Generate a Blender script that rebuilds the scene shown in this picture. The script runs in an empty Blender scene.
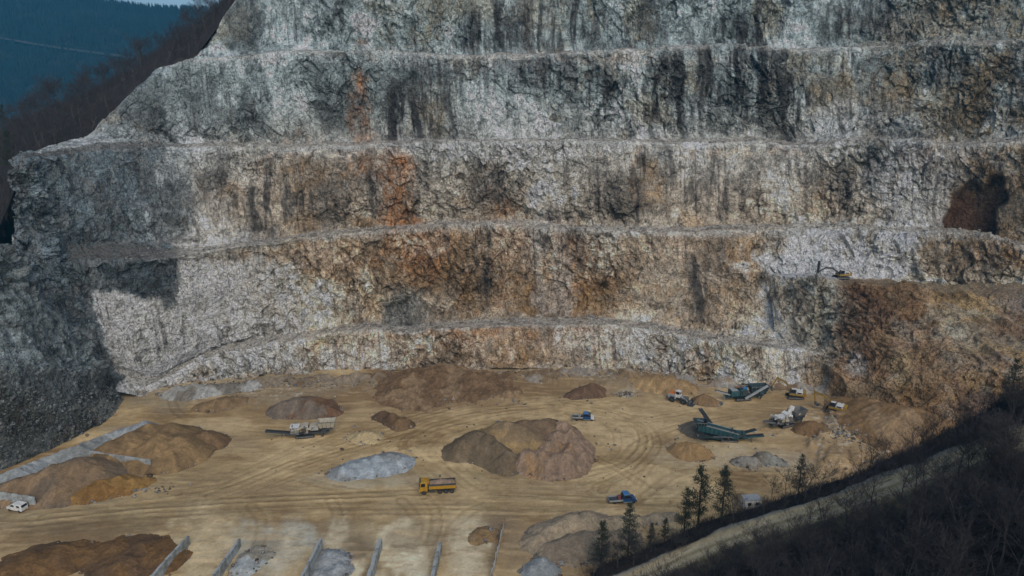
import bpy, bmesh, math, random
import numpy as np
from mathutils import Vector, Matrix, Euler

# ------------------------------------------------------------------ camera, sky, sun, exposure
SC = bpy.context.scene
COL = SC.collection
CAM_H, PITCH, FOC = 87.0, math.radians(15.0), 683.0
cam_data = bpy.data.cameras.new('camera'); cam_data.sensor_width = 36.0; cam_data.lens = 36.0 * FOC / 1024.0
cam_data.clip_start = 1.0; cam_data.clip_end = 30000.0
cam = bpy.data.objects.new('camera', cam_data); COL.objects.link(cam)
cam.location = (0, 0, CAM_H); cam.rotation_euler = (math.pi / 2 - PITCH, 0, 0)
SC.camera = cam

SUN_ELEV, SUN_AZ = math.radians(44), math.radians(163)     # azimuth measured from +Y towards +X: behind the camera, slightly to the right
world = bpy.data.worlds.new('World'); SC.world = world; world.use_nodes = True
wn = world.node_tree.nodes; wl = world.node_tree.links
bg = wn['Background']; sky = wn.new('ShaderNodeTexSky'); sky.sky_type = 'NISHITA'; sky.sun_disc = False
sky.sun_elevation = SUN_ELEV; sky.sun_rotation = SUN_AZ; sky.air_density = 1.0; sky.dust_density = 3.0; sky.altitude = 400
wl.new(sky.outputs[0], bg.inputs[0]); bg.inputs[1].default_value = 0.115
sun_data = bpy.data.lights.new('sun', 'SUN'); sun_data.energy = 1.1; sun_data.angle = math.radians(55); sun_data.color = (1.0, 0.90, 0.77)
sun = bpy.data.objects.new('sun', sun_data); COL.objects.link(sun)
sd = Vector((math.sin(SUN_AZ) * math.cos(SUN_ELEV), math.cos(SUN_AZ) * math.cos(SUN_ELEV), math.sin(SUN_ELEV)))
sun.rotation_euler = sd.to_track_quat('Z', 'Y').to_euler()
SC.view_settings.view_transform = 'Standard'; SC.view_settings.look = 'None'
SC.view_settings.exposure = 0.42; SC.view_settings.gamma = 1.0
SC.render.filter_size = 1.0
SC.cycles.volume_bounces = 0; SC.cycles.max_bounces = 5; SC.cycles.diffuse_bounces = 3
try:
    SC.cycles.use_denoising = True
except Exception: pass

random.seed(7); RNG = np.random.default_rng(7)

# ------------------------------------------------------------------ survey helpers: photo bearings to ground points
CP, SP = math.cos(PITCH), math.sin(PITCH)
def ray(px, py):
    a = (np.asarray(px, float) - 512) / FOC; v = (np.asarray(py, float) - 288) / FOC
    return a, CP - v * SP, -SP - v * CP
def at_y(px, py, Y):
    a, dy, dz = ray(px, py); t = np.asarray(Y, float) / dy
    return np.stack(np.broadcast_arrays(a * t, dy * t, CAM_H + dz * t), -1)
def at_z(px, py, z=0.0):
    a, dy, dz = ray(px, py); t = (z - CAM_H) / dz
    return np.stack(np.broadcast_arrays(a * t, dy * t, CAM_H + dz * t), -1)
def project(P):
    x, y, z = P[..., 0], P[..., 1], P[..., 2] - CAM_H
    d = y * CP - z * SP; u = y * SP + z * CP
    return 512 + FOC * x / d, 288 - FOC * u / d

# ------------------------------------------------------------------ noise
def _h(ix, iy, iz, seed):
    h = (ix.astype(np.uint32) * np.uint32(374761393) + iy.astype(np.uint32) * np.uint32(668265263)
         + iz.astype(np.uint32) * np.uint32(2147483647 - 1274126177) + np.uint32((seed * 974634777 + 12345) & 0xffffffff))
    h = (h ^ (h >> np.uint32(13))) * np.uint32(1274126177)
    h = (h ^ (h >> np.uint32(16))) * np.uint32(2246822519)
    return (h ^ (h >> np.uint32(15))).astype(np.float32) / np.float32(4294967295.0)
def vn(x, y, z, seed=0):                                    # value noise in -1..1
    x = np.asarray(x, np.float32); y = np.asarray(y, np.float32); z = np.asarray(z, np.float32) + np.zeros_like(x)
    fx, fy, fz = np.floor(x), np.floor(y), np.floor(z)
    ix, iy, iz = fx.astype(np.int32), fy.astype(np.int32), fz.astype(np.int32)
    u, v, w = x - fx, y - fy, z - fz
    u = u * u * u * (u * (u * 6 - 15) + 10); v = v * v * v * (v * (v * 6 - 15) + 10); w = w * w * w * (w * (w * 6 - 15) + 10)
    r = 0
    for dx in (0, 1):
        for dy in (0, 1):
            for dz in (0, 1):
                r = r + _h(ix + dx, iy + dy, iz + dz, seed) * (u if dx else 1 - u) * (v if dy else 1 - v) * (w if dz else 1 - w)
    return r * 2 - 1
def fbm(x, y, z, oct=4, seed=0, gain=0.5, lac=2.03):
    r, a, t = 0, 1.0, 0.0
    for i in range(oct):
        r = r + a * vn(x, y, z, seed + i * 17); t += a; a *= gain; x, y, z = x * lac + 3.1, y * lac + 1.7, z * lac + 5.3
    return r / t
def ridged(x, y, z, oct=4, seed=0):
    r, a, t = 0, 1.0, 0.0
    for i in range(oct):
        r = r + a * (1 - np.abs(vn(x, y, z, seed + i * 17))) ; t += a; a *= 0.5; x, y, z = x * 2.07 + 3.1, y * 2.07 + 1.7, z * 2.07 + 5.3
    return r / t * 2 - 1
def worley(x, y, z, seed=0):                                # (cell value 0..1, distance to border)
    fx, fy, fz = np.floor(x), np.floor(y), np.floor(z)
    ix, iy, iz = fx.astype(np.int32), fy.astype(np.int32), fz.astype(np.int32)
    d1 = np.full(x.shape, 9.0, np.float32); d2 = d1.copy(); val = np.zeros(x.shape, np.float32)
    for dx in (-1, 0, 1):
        for dy in (-1, 0, 1):
            for dz in (-1, 0, 1):
                a, b, c = ix + dx, iy + dy, iz + dz
                qx = fx + dx + _h(a, b, c, seed) - x; qy = fy + dy + _h(a, b, c, seed + 1) - y; qz = fz + dz + _h(a, b, c, seed + 2) - z
                d = qx * qx + qy * qy + qz * qz
                m = d < d1
                h3 = _h(a, b, c, seed + 3)
                d2 = np.where(m, d1, np.minimum(d2, d)); val = np.where(m, h3, val); d1 = np.where(m, d, d1)
                # each block has a face tilted its own way
                fac = np.where(m, qx * ((h3 * 17.3) % 1 - .5) + qy * ((h3 * 91.7) % 1 - .5) + qz * ((h3 * 331.1) % 1 - .5), fac) if (dx, dy, dz) != (-1, -1, -1) else qx * 0
    return val, np.sqrt(d2) - np.sqrt(d1), fac * 2
def smooth01(a, b, x):
    t = np.clip((x - a) / (b - a), 0, 1); return t * t * (3 - 2 * t)
def gsmooth(A, sig, axis):
    if sig <= 0: return A
    r = int(3 * sig) + 1; k = np.exp(-0.5 * (np.arange(-r, r + 1) / sig) ** 2); k /= k.sum()
    pad = [(0, 0)] * A.ndim; pad[axis] = (r, r); B = np.pad(A, pad, mode='edge'); out = np.zeros_like(A)
    n = A.shape[axis]
    for i, w in enumerate(k):
        sl = [slice(None)] * A.ndim; sl[axis] = slice(i, i + n); out += w * B[tuple(sl)]
    return out

# ------------------------------------------------------------------ object helpers
def tag(o, label=None, cat=None, group=None, kind=None):
    if label: o['label'] = label
    if cat: o['category'] = cat
    if group: o['group'] = group
    if kind: o['kind'] = kind
    return o
def np_mesh(name, verts, faces, mat, col=None, smooth=True, parent=None):
    me = bpy.data.meshes.new(name); verts = np.ascontiguousarray(verts, np.float32).reshape(-1, 3); faces = np.ascontiguousarray(faces, np.int32)
    k = faces.shape[1]; n = len(faces)
    me.vertices.add(len(verts)); me.vertices.foreach_set('co', verts.ravel())
    me.loops.add(n * k); me.loops.foreach_set('vertex_index', faces.ravel())
    me.polygons.add(n); me.polygons.foreach_set('loop_start', np.arange(0, n * k, k, dtype=np.int32)); me.polygons.foreach_set('loop_total', np.full(n, k, np.int32))
    me.polygons.foreach_set('use_smooth', np.full(n, smooth, bool))
    me.update(calc_edges=True)
    if col is not None:
        c = np.ones((len(verts), 4), np.float32); c[:, :3] = np.clip(col.reshape(-1, 3), 0.003, 0.95)
        at = me.attributes.new('Col', 'FLOAT_COLOR', 'POINT'); at.data.foreach_set('color', c.ravel())
    me.materials.append(mat)
    o = bpy.data.objects.new(name, me); COL.objects.link(o)
    if parent: o.parent = parent
    return o
def grid_faces(nr, nc):
    i = np.arange(nr * nc).reshape(nr, nc)
    return np.stack([i[:-1, :-1], i[:-1, 1:], i[1:, 1:], i[1:, :-1]], -1).reshape(-1, 4)
def mat_new(name):
    m = bpy.data.materials.new(name); m.use_nodes = True
    return m, m.node_tree.nodes, m.node_tree.links, m.node_tree.nodes['Principled BSDF']
def earth_mat(name, var=0.35, vscale=1.2, bump=0.5, bscale=(1.5, 6.0), rough=0.95, bdist=0.25, dist=0.0, cracks=0.0):
    m, n, l, b = mat_new(name)
    at = n.new('ShaderNodeAttribute'); at.attribute_name = 'Col'
    geo = n.new('ShaderNodeNewGeometry')
    t1 = n.new('ShaderNodeTexNoise'); t1.inputs['Scale'].default_value = vscale; t1.inputs['Detail'].default_value = 6; t1.inputs['Distortion'].default_value = dist; t1.inputs['Roughness'].default_value = 0.65
    l.new(geo.outputs['Position'], t1.inputs['Vector'])
    mr = n.new('ShaderNodeMapRange'); mr.inputs['From Min'].default_value = 0.25; mr.inputs['From Max'].default_value = 0.75
    mr.inputs['To Min'].default_value = 1 - var; mr.inputs['To Max'].default_value = 1 + var
    l.new(t1.outputs['Fac'], mr.inputs['Value'])
    t2 = n.new('ShaderNodeTexNoise'); t2.inputs['Scale'].default_value = vscale * 3.7; t2.inputs['Detail'].default_value = 4; t2.inputs['Roughness'].default_value = 0.7; t2.inputs['Distortion'].default_value = dist * .6
    l.new(geo.outputs['Position'], t2.inputs['Vector'])
    mr2 = n.new('ShaderNodeMapRange'); mr2.inputs['From Min'].default_value = 0.3; mr2.inputs['From Max'].default_value = 0.7
    mr2.inputs['To Min'].default_value = 1 - var * .8; mr2.inputs['To Max'].default_value = 1 + var * .8; l.new(t2.outputs['Fac'], mr2.inputs['Value'])
    mm = n.new('ShaderNodeMath'); mm.operation = 'MULTIPLY'; l.new(mr.outputs[0], mm.inputs[0]); l.new(mr2.outputs[0], mm.inputs[1])
    mx = n.new('ShaderNodeVectorMath'); mx.operation = 'SCALE'; l.new(at.outputs['Color'], mx.inputs[0]); l.new(mm.outputs[0], mx.inputs['Scale'])
    last = mx
    for ci, (sc_, rot, wd) in enumerate((((.75, .6, .22), (0, .55, .2), .02), ((.5, .5, 1.0), (0, -.45, 0), .018), ((1.7, 1.5, .9), (0, .8, .3), .03)) if cracks else ()):      # thin dark fracture lines
        mp = n.new('ShaderNodeMapping'); mp.inputs['Scale'].default_value = sc_; mp.inputs['Rotation'].default_value = rot; l.new(geo.outputs['Position'], mp.inputs['Vector'])
        tn = n.new('ShaderNodeTexNoise'); tn.inputs['Scale'].default_value = .55; tn.inputs['Detail'].default_value = 3.5; tn.inputs['Roughness'].default_value = .55; tn.inputs['Distortion'].default_value = .9; l.new(mp.outputs[0], tn.inputs['Vector'])
        sb_ = n.new('ShaderNodeMath'); sb_.operation = 'SUBTRACT'; sb_.inputs[1].default_value = .5; l.new(tn.outputs['Fac'], sb_.inputs[0]); ab = n.new('ShaderNodeMath'); ab.operation = 'ABSOLUTE'; l.new(sb_.outputs[0], ab.inputs[0])
        m3 = n.new('ShaderNodeMapRange'); m3.inputs['From Min'].default_value = wd * .25; m3.inputs['From Max'].default_value = wd; m3.inputs['To Min'].default_value = 1 - cracks; m3.inputs['To Max'].default_value = 1.0; l.new(ab.outputs[0], m3.inputs['Value'])
        mv = n.new('ShaderNodeVectorMath'); mv.operation = 'SCALE'; l.new(last.outputs[0], mv.inputs[0]); l.new(m3.outputs[0], mv.inputs['Scale']); last = mv
    l.new(last.outputs[0], b.inputs['Base Color'])
    prev = None
    for s, st in zip(bscale, (bump, bump * 0.8)):
        t = n.new('ShaderNodeTexNoise'); t.inputs['Scale'].default_value = s; t.inputs['Detail'].default_value = 5; t.inputs['Roughness'].default_value = 0.6
        l.new(geo.outputs['Position'], t.inputs['Vector'])
        bp = n.new('ShaderNodeBump'); bp.inputs['Strength'].default_value = st; bp.inputs['Distance'].default_value = bdist * 1.5 / s * 3
        l.new(t.outputs['Fac'], bp.inputs['Height'])
        if prev: l.new(prev.outputs[0], bp.inputs['Normal'])
        prev = bp
    l.new(prev.outputs[0], b.inputs['Normal'])
    b.inputs['Roughness'].default_value = rough; b.inputs['Specular IOR Level'].default_value = 0.2
    return m
def plain(name, color, rough=0.6, metal=0.0, var=0.15, scale=3.0):
    m, n, l, b = mat_new(name)
    tc = n.new('ShaderNodeTexCoord'); t = n.new('ShaderNodeTexNoise'); t.inputs['Scale'].default_value = scale; t.inputs['Detail'].default_value = 4
    l.new(tc.outputs['Object'], t.inputs['Vector'])
    mr = n.new('ShaderNodeMapRange'); mr.inputs['From Min'].default_value = 0.3; mr.inputs['From Max'].default_value = 0.7
    mr.inputs['To Min'].default_value = 1 - var; mr.inputs['To Max'].default_value = 1 + var; l.new(t.outputs['Fac'], mr.inputs['Value'])
    mx = n.new('ShaderNodeVectorMath'); mx.operation = 'SCALE'; mx.inputs[0].default_value = color; l.new(mr.outputs[0], mx.inputs['Scale'])
    l.new(mx.outputs[0], b.inputs['Base Color'])
    b.inputs['Roughness'].default_value = rough; b.inputs['Metallic'].default_value = metal
    return m
def C3(*c): return np.array(c, np.float32)
def punch(c, con=1.35, sat=1.3, piv=.22):
    L = c @ C3(.3, .6, .1); L = np.clip(L, .004, 2)[..., None]; c = L + (c - L) * sat
    return np.clip(c, .003, 2) * (L / piv) ** (con - 1)
def mixc(A, B, m): return A * (1 - m[..., None]) + B * m[..., None]

ROCK = earth_mat('fractured_limestone', var=0.26, vscale=0.8, bump=0.9, bscale=(0.8, 3.0), bdist=0.35, dist=1.8, cracks=0.55)
EARTH = earth_mat('loose_earth', var=0.16, vscale=1.5, bump=0.35, bscale=(1.6, 6.0), bdist=0.15)
GRAVEL = earth_mat('heaped_gravel', var=0.3, vscale=2.0, bump=0.75, bscale=(2.5, 8.0), bdist=0.2)

# ------------------------------------------------------------------ stepped rock faces
def lerp_line(pts, s):
    """pts: (s, px, py, Y) or (px, py, Y); control points on one bench edge -> world points at stations s"""
    pts = [p if len(p) == 4 else (p[0],) + tuple(p) for p in pts]
    W = at_y([p[1] for p in pts], [p[2] for p in pts], [p[3] for p in pts]); S = [p[0] for p in pts]
    return np.stack([np.interp(s, S, W[:, k]) for k in range(3)], -1)
FACE = [(0, 0, 0), (0.04, 0.2, 0.05), (0.11, 0.34, 0.12), (0.93, 0.80, 0.95)]
def sheet_base(lines, s, spec, prof=None, ssm=6, vsm=1.0):
    """lines: world polylines; spec[i] = ('face'|'bench', rows) between line i and i+1 -> grid of points and a face weight"""
    rows, wt = [], []
    for i, (kind, nr) in enumerate(spec):
        A, B = lines[i], lines[i + 1]
        for r in range(nr):
            t = r / nr
            if kind == 'face':
                h = np.interp(t, [p[0] for p in FACE] + [1], [p[1] for p in FACE] + [1]); z = np.interp(t, [p[0] for p in FACE] + [1], [p[2] for p in FACE] + [1])
            else: h = z = t
            P = A.copy(); P[:, :2] += (B - A)[:, :2] * h; P[:, 2] += (B - A)[:, 2] * z
            rows.append(P); wt.append(0.22 if kind == 'bench' else 1.0)
    rows.append(lines[-1].copy()); wt.append(wt[-1])
    G = np.array(rows); G = gsmooth(gsmooth(G, ssm, 1), vsm, 0); w = gsmooth(np.array(wt), 2.0, 0)
    return G, w
def normals(G):
    du = np.gradient(G, axis=1); dv = np.gradient(G, axis=0); N = np.cross(du, dv)
    N = gsmooth(gsmooth(N, 4, 0), 4, 1)
    N /= np.linalg.norm(N, axis=-1, keepdims=True) + 1e-9
    return N
_WARP = {}
def blob(px, py, cx, cy, rx, ry, warp=0.35, seed=0, P=None, sharp=0.35):
    """soft ragged patch; the ragged edge comes from one of four cached warp fields per surface"""
    key = (id(px), seed % 4)
    if key not in _WARP:
        if len(_WARP) > 12: _WARP.clear()
        q = np.zeros_like(px); k = seed % 4
        _WARP[key] = (px, vn(px * 0.03, py * 0.03, q, k + 5) + 0.6 * vn(px * 0.09, py * 0.09, q, k + 16) + 0.4 * vn(px * 0.3, py * 0.2, q, k + 27))
    wx = _WARP[key][1]
    d = np.sqrt(((px - cx) / rx) ** 2 + ((py - cy) / ry) ** 2) + warp * wx
    return 1 - smooth01(1 - sharp, 1 + sharp, d)

def polymask(px, py, poly, warp=6.0, seed=0, soft=1.5):
    q = np.zeros_like(px); X_ = px + warp * (vn(px * .05, py * .05, q, seed) + .6 * vn(px * .16, py * .16, q, seed + 1)); Y_ = py + warp * (vn(px * .05, py * .05, q, seed + 2) + .6 * vn(px * .16, py * .16, q, seed + 3))
    ins = np.zeros(px.shape, bool); n = len(poly)
    for i in range(n):
        (x0, y0), (x1, y1) = poly[i], poly[(i + 1) % n]
        if y0 == y1: continue
        ins ^= ((y0 > Y_) != (y1 > Y_)) & (X_ < (x1 - x0) * (Y_ - y0) / (y1 - y0) + x0)
    m = ins.astype(np.float32); return gsmooth(gsmooth(m, soft, 0), soft, 1)

FACET = 1.0
def rock_displace(G, w, N, amp=1.0, seed=0, ks=1.0):
    x, y, z = [G[..., k].astype(np.float32) * ks for k in range(3)]
    # warped coordinates, bedding tilted to the right
    wx = 1.6 * fbm(x * 0.12, y * 0.12, z * 0.12, 3, seed + 1); wz = 1.6 * fbm(x * 0.12, y * 0.12, z * 0.12, 3, seed + 2)
    X, Z = x + wx * 2 + 0.25 * z, z + wz * 2 - 0.2 * x
    d = 2.6 * fbm(x * 0.035, y * 0.035, z * 0.02, 3, seed + 3)
    rg = smooth01(-.35, .45, fbm(x * .045, y * .045, z * .06, 3, seed + 6)) * .85 + .2      # smooth slabs and shattered zones
    d += 0.75 * ridged(x * 0.11, y * 0.11, z * 0.05, 3, seed + 4)
    c2, e2, f2 = worley(X / 3.0, y / 3.0, Z / 4.0, seed + 9)
    d += rg * (0.7 * (c2 - 0.5) + 1.5 * f2 * FACET)
    c3, e3, f3 = worley(x / 1.3 + .45 * z + wx, y / 1.3, z / 1.9 - .3 * x + wz, seed + 31)
    d += rg * (0.25 * (c3 - 0.5) + 0.85 * f3 * FACET)
    # splintered strata: strongly warped ridges at a metre or two
    q1 = fbm(x * 0.25, y * 0.25, z * 0.25, 3, seed + 20); q2 = fbm(x * 0.25 + 9, y * 0.25, z * 0.25, 3, seed + 21)
    r = ridged(x * 0.38 + 1.3 * q1 + 0.12 * z, y * 0.38, z * 0.3 + 1.3 * q2 - 0.1 * x, 4, seed + 14); d += 0.75 * r * rg
    f = fbm(x * 1.1 + 1.2 * q2, y * 1.1, z * 0.9 + 1.2 * q1, 3, seed + 13, 0.65); d += 0.4 * f * rg
    crack = (1 - smooth01(0.02, 0.14, e2)) * smooth01(-.2, .3, q1) + .7 * (1 - smooth01(0.03, 0.2, e3)) * smooth01(-.1, .3, q2)
    # long joints: steep ones and ones leaning with the bedding
    j1 = np.abs(vn(x * .30 + .10 * z + 1.1 * q1, y * .3, z * .07 + .5 * q2, seed + 41)); j2 = np.abs(vn(x * .10 - .16 * z + 1.2 * q2, y * .12, z * .26 + .16 * x + .9 * q1, seed + 42)); j3 = np.abs(vn(x * .55 + .5 * z + q2, y * .5, z * .5 - .35 * x + q1, seed + 43))
    joint = np.clip((1 - smooth01(.0, .075, j1)) * smooth01(-.25, .25, q2) + (1 - smooth01(.0, .07, j2)) * smooth01(-.3, .2, q1) + .6 * (1 - smooth01(.0, .09, j3)), 0, 1)
    d -= .3 * joint * rg; crack = np.maximum(crack * .6, joint)
    d -= .2 * crack * rg
    edge = np.clip(smooth01(0.1, 0.6, -r) * 0.7 + crack * 1.0, 0, 1.2)
    c1 = .5 * c2 + .5 * c3
    D = amp * d * w
    G2 = G + N * D[..., None]
    return G2, dict(edge=edge, f=f, c1=c1, c2=c1, d=d, r=r)

def rock_color(G, w, aux, px, py, seed=0):
    x, y, z = [G[..., k].astype(np.float32) for k in range(3)]
    big = fbm(x * 0.02, y * 0.02, z * 0.025, 3, seed + 30); mid = fbm(x * 0.09, y * 0.09, z * 0.07, 4, seed + 31); fine = fbm(x * 0.5, y * 0.5, z * 0.4, 4, seed + 32, 0.65)
    c = np.zeros(G.shape, np.float32) + C3(0.36, 0.365, 0.355)
    c = mixc(c, C3(0.56, 0.575, 0.565), smooth01(-0.05, 0.45, mid + 0.5 * fine + .5 * big))
    c = mixc(c, C3(0.16, 0.16, 0.155), smooth01(0.1, 0.55, -mid + 0.6 * fine - .6 * big) * 0.85)
    c = mixc(c, C3(0.34, 0.27, 0.19), smooth01(0.15, 0.55, fbm(x * 0.06, y * 0.06, z * 0.05, 4, seed + 33) + 0.35 * fine) * 0.55)
    return c, big, mid, fine
# ------------------------------------------------------------------ the terraced quarry wall
NS = 1400
S = np.linspace(6, 1075, NS)
def shift(line, dY, dz, jit=None):
    L = line.copy(); L[:, 1] += dY; L[:, 2] += dz
    return L
L1 = lerp_line([(6, 12, 262, 183), (20, 20, 266, 181), (60, 56, 330, 187), (108, 108, 378, 195), (140, 143, 391, 198), (165, 379, 203), (200, 362, 211), (250, 347, 216), (300, 338, 219), (350, 331, 222), (420, 330, 224), (500, 327, 226), (560, 325, 226), (610, 325, 225), (650, 330, 222), (690, 338, 216), (730, 345, 211), (790, 350, 207), (830, 356, 203), (900, 358, 200), (1075, 352, 196)], S)
L0 = L1.copy()
L0y = np.interp(S, [6, 108, 140, 200, 350, 500, 650, 830, 1075], [2, 2, 2.5, 5, 6.5, 8, 8, 6, 6])
L0[:, 1] -= L0y
L0[:, 2] = np.interp(S, [6, 20, 60, 108, 140, 200, 1075], [43, 41, 20, 2.5, -0.6, -0.8, -0.8])
L2 = shift(L1, np.interp(S, [6, 108, 135, 170, 300], [1.5, 2, 6, 13, 8]), np.interp(S, [6, 108, 150, 200, 1075], [3, 2, 0.8, 0.5, 0.5]))
L3 = lerp_line([(6, 10, 252, 186), (20, 18, 250, 186), (50, 48, 258, 190), (75, 262, 195), (120, 260, 200), (175, 258, 207), (200, 252, 212), (250, 245, 222), (300, 238, 229), (340, 234, 234), (380, 232, 237), (440, 227, 241), (500, 226, 243), (560, 229, 243), (600, 233, 242), (650, 232, 241), (700, 230, 241), (760, 229, 239), (830, 228, 237), (880, 232, 234), (915, 234, 232), (960, 232, 230), (990, 236, 226), (1024, 246, 219), (1075, 258, 210)], S)
L4 = shift(L3, np.interp(S, [6, 40, 60, 100, 175, 230, 260, 1075], [1, 1.5, 9, 15, 11, 7, 6.5, 7]), np.interp(S, [6, 50, 65, 100, 140, 200, 1075], [4, 5, 2.0, 3.0, 1.2, 0.6, 0.6]))
L5 = lerp_line([(6, 12, 176, 186), (20, 20, 159, 191), (100, 152, 213), (160, 148, 229), (240, 146, 243), (340, 146, 250), (400, 143, 253), (470, 141, 256), (560, 141, 257), (620, 142, 257), (690, 143, 256), (760, 142, 255), (800, 145, 253), (860, 141, 250), (900, 140, 247), (936, 144, 243), (952, 146, 247), (1024, 140, 233), (1075, 138, 222)], S)
L6 = shift(L5, np.interp(S, [6, 80, 160, 1075], [3, 5, 7, 7]), np.interp(S, [6, 100, 160, 1075], [1.0, 2.5, 0.8, 0.6]))
L7 = lerp_line([(6, 14, 168, 196), (20, 25, 156, 199), (80, 84, 139, 224), (110, 112, 112, 233), (150, 152, 73, 241), (190, 60, 247), (270, 52, 258), (340, 52, 264), (400, 53, 268), (470, 55, 271), (540, 53, 272), (600, 50, 272), (650, 48, 272), (720, 47, 271), (800, 50, 269), (870, 48, 265), (950, 42, 257), (1024, 40, 247), (1075, 38, 238)], S)
L8 = shift(L7, np.interp(S, [6, 80, 190, 1075], [3, 4, 8, 8]), np.interp(S, [6, 150, 190, 1075], [0.5, 1.0, 0.8, 0.6]))
L9 = lerp_line([(6, 18, 167, 204), (20, 30, 156, 207), (80, 88, 139, 233), (110, 116, 111, 242), (150, 156, 72, 250), (190, 196, 56, 258), (205, 207, 44, 263), (235, 237, -2, 270), (255, 257, -30, 276), (340, -34, 281), (560, -34, 288), (800, -34, 285), (950, -38, 273), (1075, -42, 254)], S)
L10 = shift(L9, 14, 0.8); L11 = shift(L9, 60, 4.0)
LN = [L0, L1, L2, L3, L4, L5, L6, L7, L8, L9, L10, L11]
for i, L in enumerate(LN[:10]):                              # ragged bench edges
    j = (i + 1) // 2
    a = np.clip((S - 20) / 60, 0.2, 1)
    L[:, 1] += a * 1.5 * fbm(S * 0.025, S * 0, S * 0 + i * 0.13 + j * 9, 4, 80 + j)
    L[:, 2] += a * (0.9 if i else 0) * fbm(S * 0.04, S * 0, S * 0 + j * 5, 4, 90 + j)
SPEC = [('face', 48), ('bench', 14), ('face', 108), ('bench', 14), ('face', 112), ('bench', 12), ('face', 106), ('bench', 10), ('face', 76), ('bench', 8), ('bench', 8)]
G, W = sheet_base(LN, S, SPEC)
N = normals(G)
PX, PY = project(G)
w2 = np.repeat(W[:, None], NS, 1)
rowk = np.concatenate([np.full(n, i) for i, (k, n) in enumerate(SPEC)] + [[len(SPEC) - 1]])[:, None] + 0 * PX
w2 = np.where((rowk == 3) | (rowk == 1), np.maximum(w2, smooth01(78, 58, PX)), w2)
# cave hollowed out of the brown face at the right, and the corner beside it
cave = polymask(PX, PY, [(946, 232), (948, 206), (956, 190), (968, 180), (978, 188), (990, 176), (1004, 178), (1008, 196), (996, 208), (994, 234)], 4.0, 3, 2.0) * (w2 > 0.6)
G2, AX = rock_displace(G, w2, N, 1.15, 11, .72)
G2 = G2 - N * (cave * 5.5)[..., None]
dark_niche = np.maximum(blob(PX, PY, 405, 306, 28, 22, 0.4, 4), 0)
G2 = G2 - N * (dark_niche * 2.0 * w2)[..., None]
# rubble on the benches
rub = fbm(G[..., 0] * 0.5, G[..., 1] * 0.5, G[..., 2] * 0, 4, 55, 0.6)
G2[..., 2] += (1 - w2) * 0.45 * rub
# soften the crest lip into rounded, crumbling edges
c, big, mid, fine = rock_color(G, w2, AX, PX, PY, 21)
gx, gy, gz = [G[..., k].astype(np.float32) for k in range(3)]
def B(cx, cy, rx, ry, warp=0.45, seed=0, sharp=0.4): return blob(PX, PY, cx, cy, rx, ry, warp, seed, sharp=sharp)
# upper faces: bluish grey; middle: warmer
c = mixc(c, c * C3(1.14, 1.0, 0.84), smooth01(60, 260, PY) * smooth01(120, 260, PX))
tan_n = smooth01(-0.05, 0.4, fbm(gx * 0.05, gy * 0.05, gz * 0.05, 4, 61) + 0.4 * fine)
c = mixc(c, C3(0.40, 0.32, 0.22), tan_n * smooth01(180, 260, PY) * smooth01(150, 320, PX) * 0.42)
c = mixc(c, c * C3(.86, 1.02, 1.06), smooth01(200, 60, PY) * .8)
# rust and brown mineral zones
BR = [(430, 275, 90, 60, .62), (560, 300, 48, 38, .75), (322, 200, 34, 40, .6), (480, 262, 60, 40, .5), (250, 300, 9, 48, .75), (272, 285, 10, 40, .35), (660, 255, 40, 20, .3), (300, 170, 40, 20, .35), (720, 270, 40, 30, .3), (985, 195, 50, 55, .8), (965, 252, 55, 20, .7),
      (560, 345, 90, 16, .5), (440, 352, 45, 14, .5), (250, 358, 20, 14, .45), (700, 310, 60, 28, .35), (620, 290, 20, 40, .35), (725, 210, 40, 32, .25), (510, 355, 30, 12, .5), (690, 360, 40, 16, .35), (830, 330, 30, 40, .5), (300, 260, 60, 14, .3)]
for k, (a, b_, rx, ry, st) in enumerate(BR):
    m = B(a, b_, rx, ry, 0.6, 100 + k, 0.55) * st * 1.2 * np.clip(0.8 + 0.9 * (mid + 0.8 * fine), 0.2, 1.2)
    c = mixc(c, C3(0.235, 0.16, 0.095) * (1 + 0.35 * fine[..., None]), np.clip(m, 0, 1))
OLV = [(865, 85, 80, 38, .75), (975, 92, 80, 58, .9), (930, 25, 100, 26, .6), (985, 200, 55, 60, .5), (430, 95, 20, 20, .4), (300, 200, 50, 40, .35)]
for k, (a, b_, rx, ry, st) in enumerate(OLV):
    m = B(a, b_, rx, ry, 0.7, 120 + k, 0.6) * st * np.clip(0.85 + 0.8 * (mid + 0.6 * fine), 0.2, 1.2)
    c = mixc(c, C3(0.225, 0.185, 0.13) * (1 + 0.4 * fine[..., None]), np.clip(m, 0, 1))
OR = [(357, 100, 8, 46, .6), (396, 188, 13, 38, .65), (372, 160, 26, 12, .45), (430, 245, 50, 14, .4), (520, 335, 70, 9, .4), (408, 262, 26, 26, .4), (575, 258, 22, 26, .45), (505, 245, 14, 60, .35), (922, 155, 18, 9, .6)]
for k, (a, b_, rx, ry, st) in enumerate(OR):
    m = B(a, b_, rx, ry, 0.8, 140 + k, 0.7) * st * 1.25 * np.clip(0.75 + 1.1 * fine + .6 * mid, 0.1, 1.2)
    c = mixc(c, C3(0.36, 0.21, 0.125), np.clip(m, 0, 1))
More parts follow.
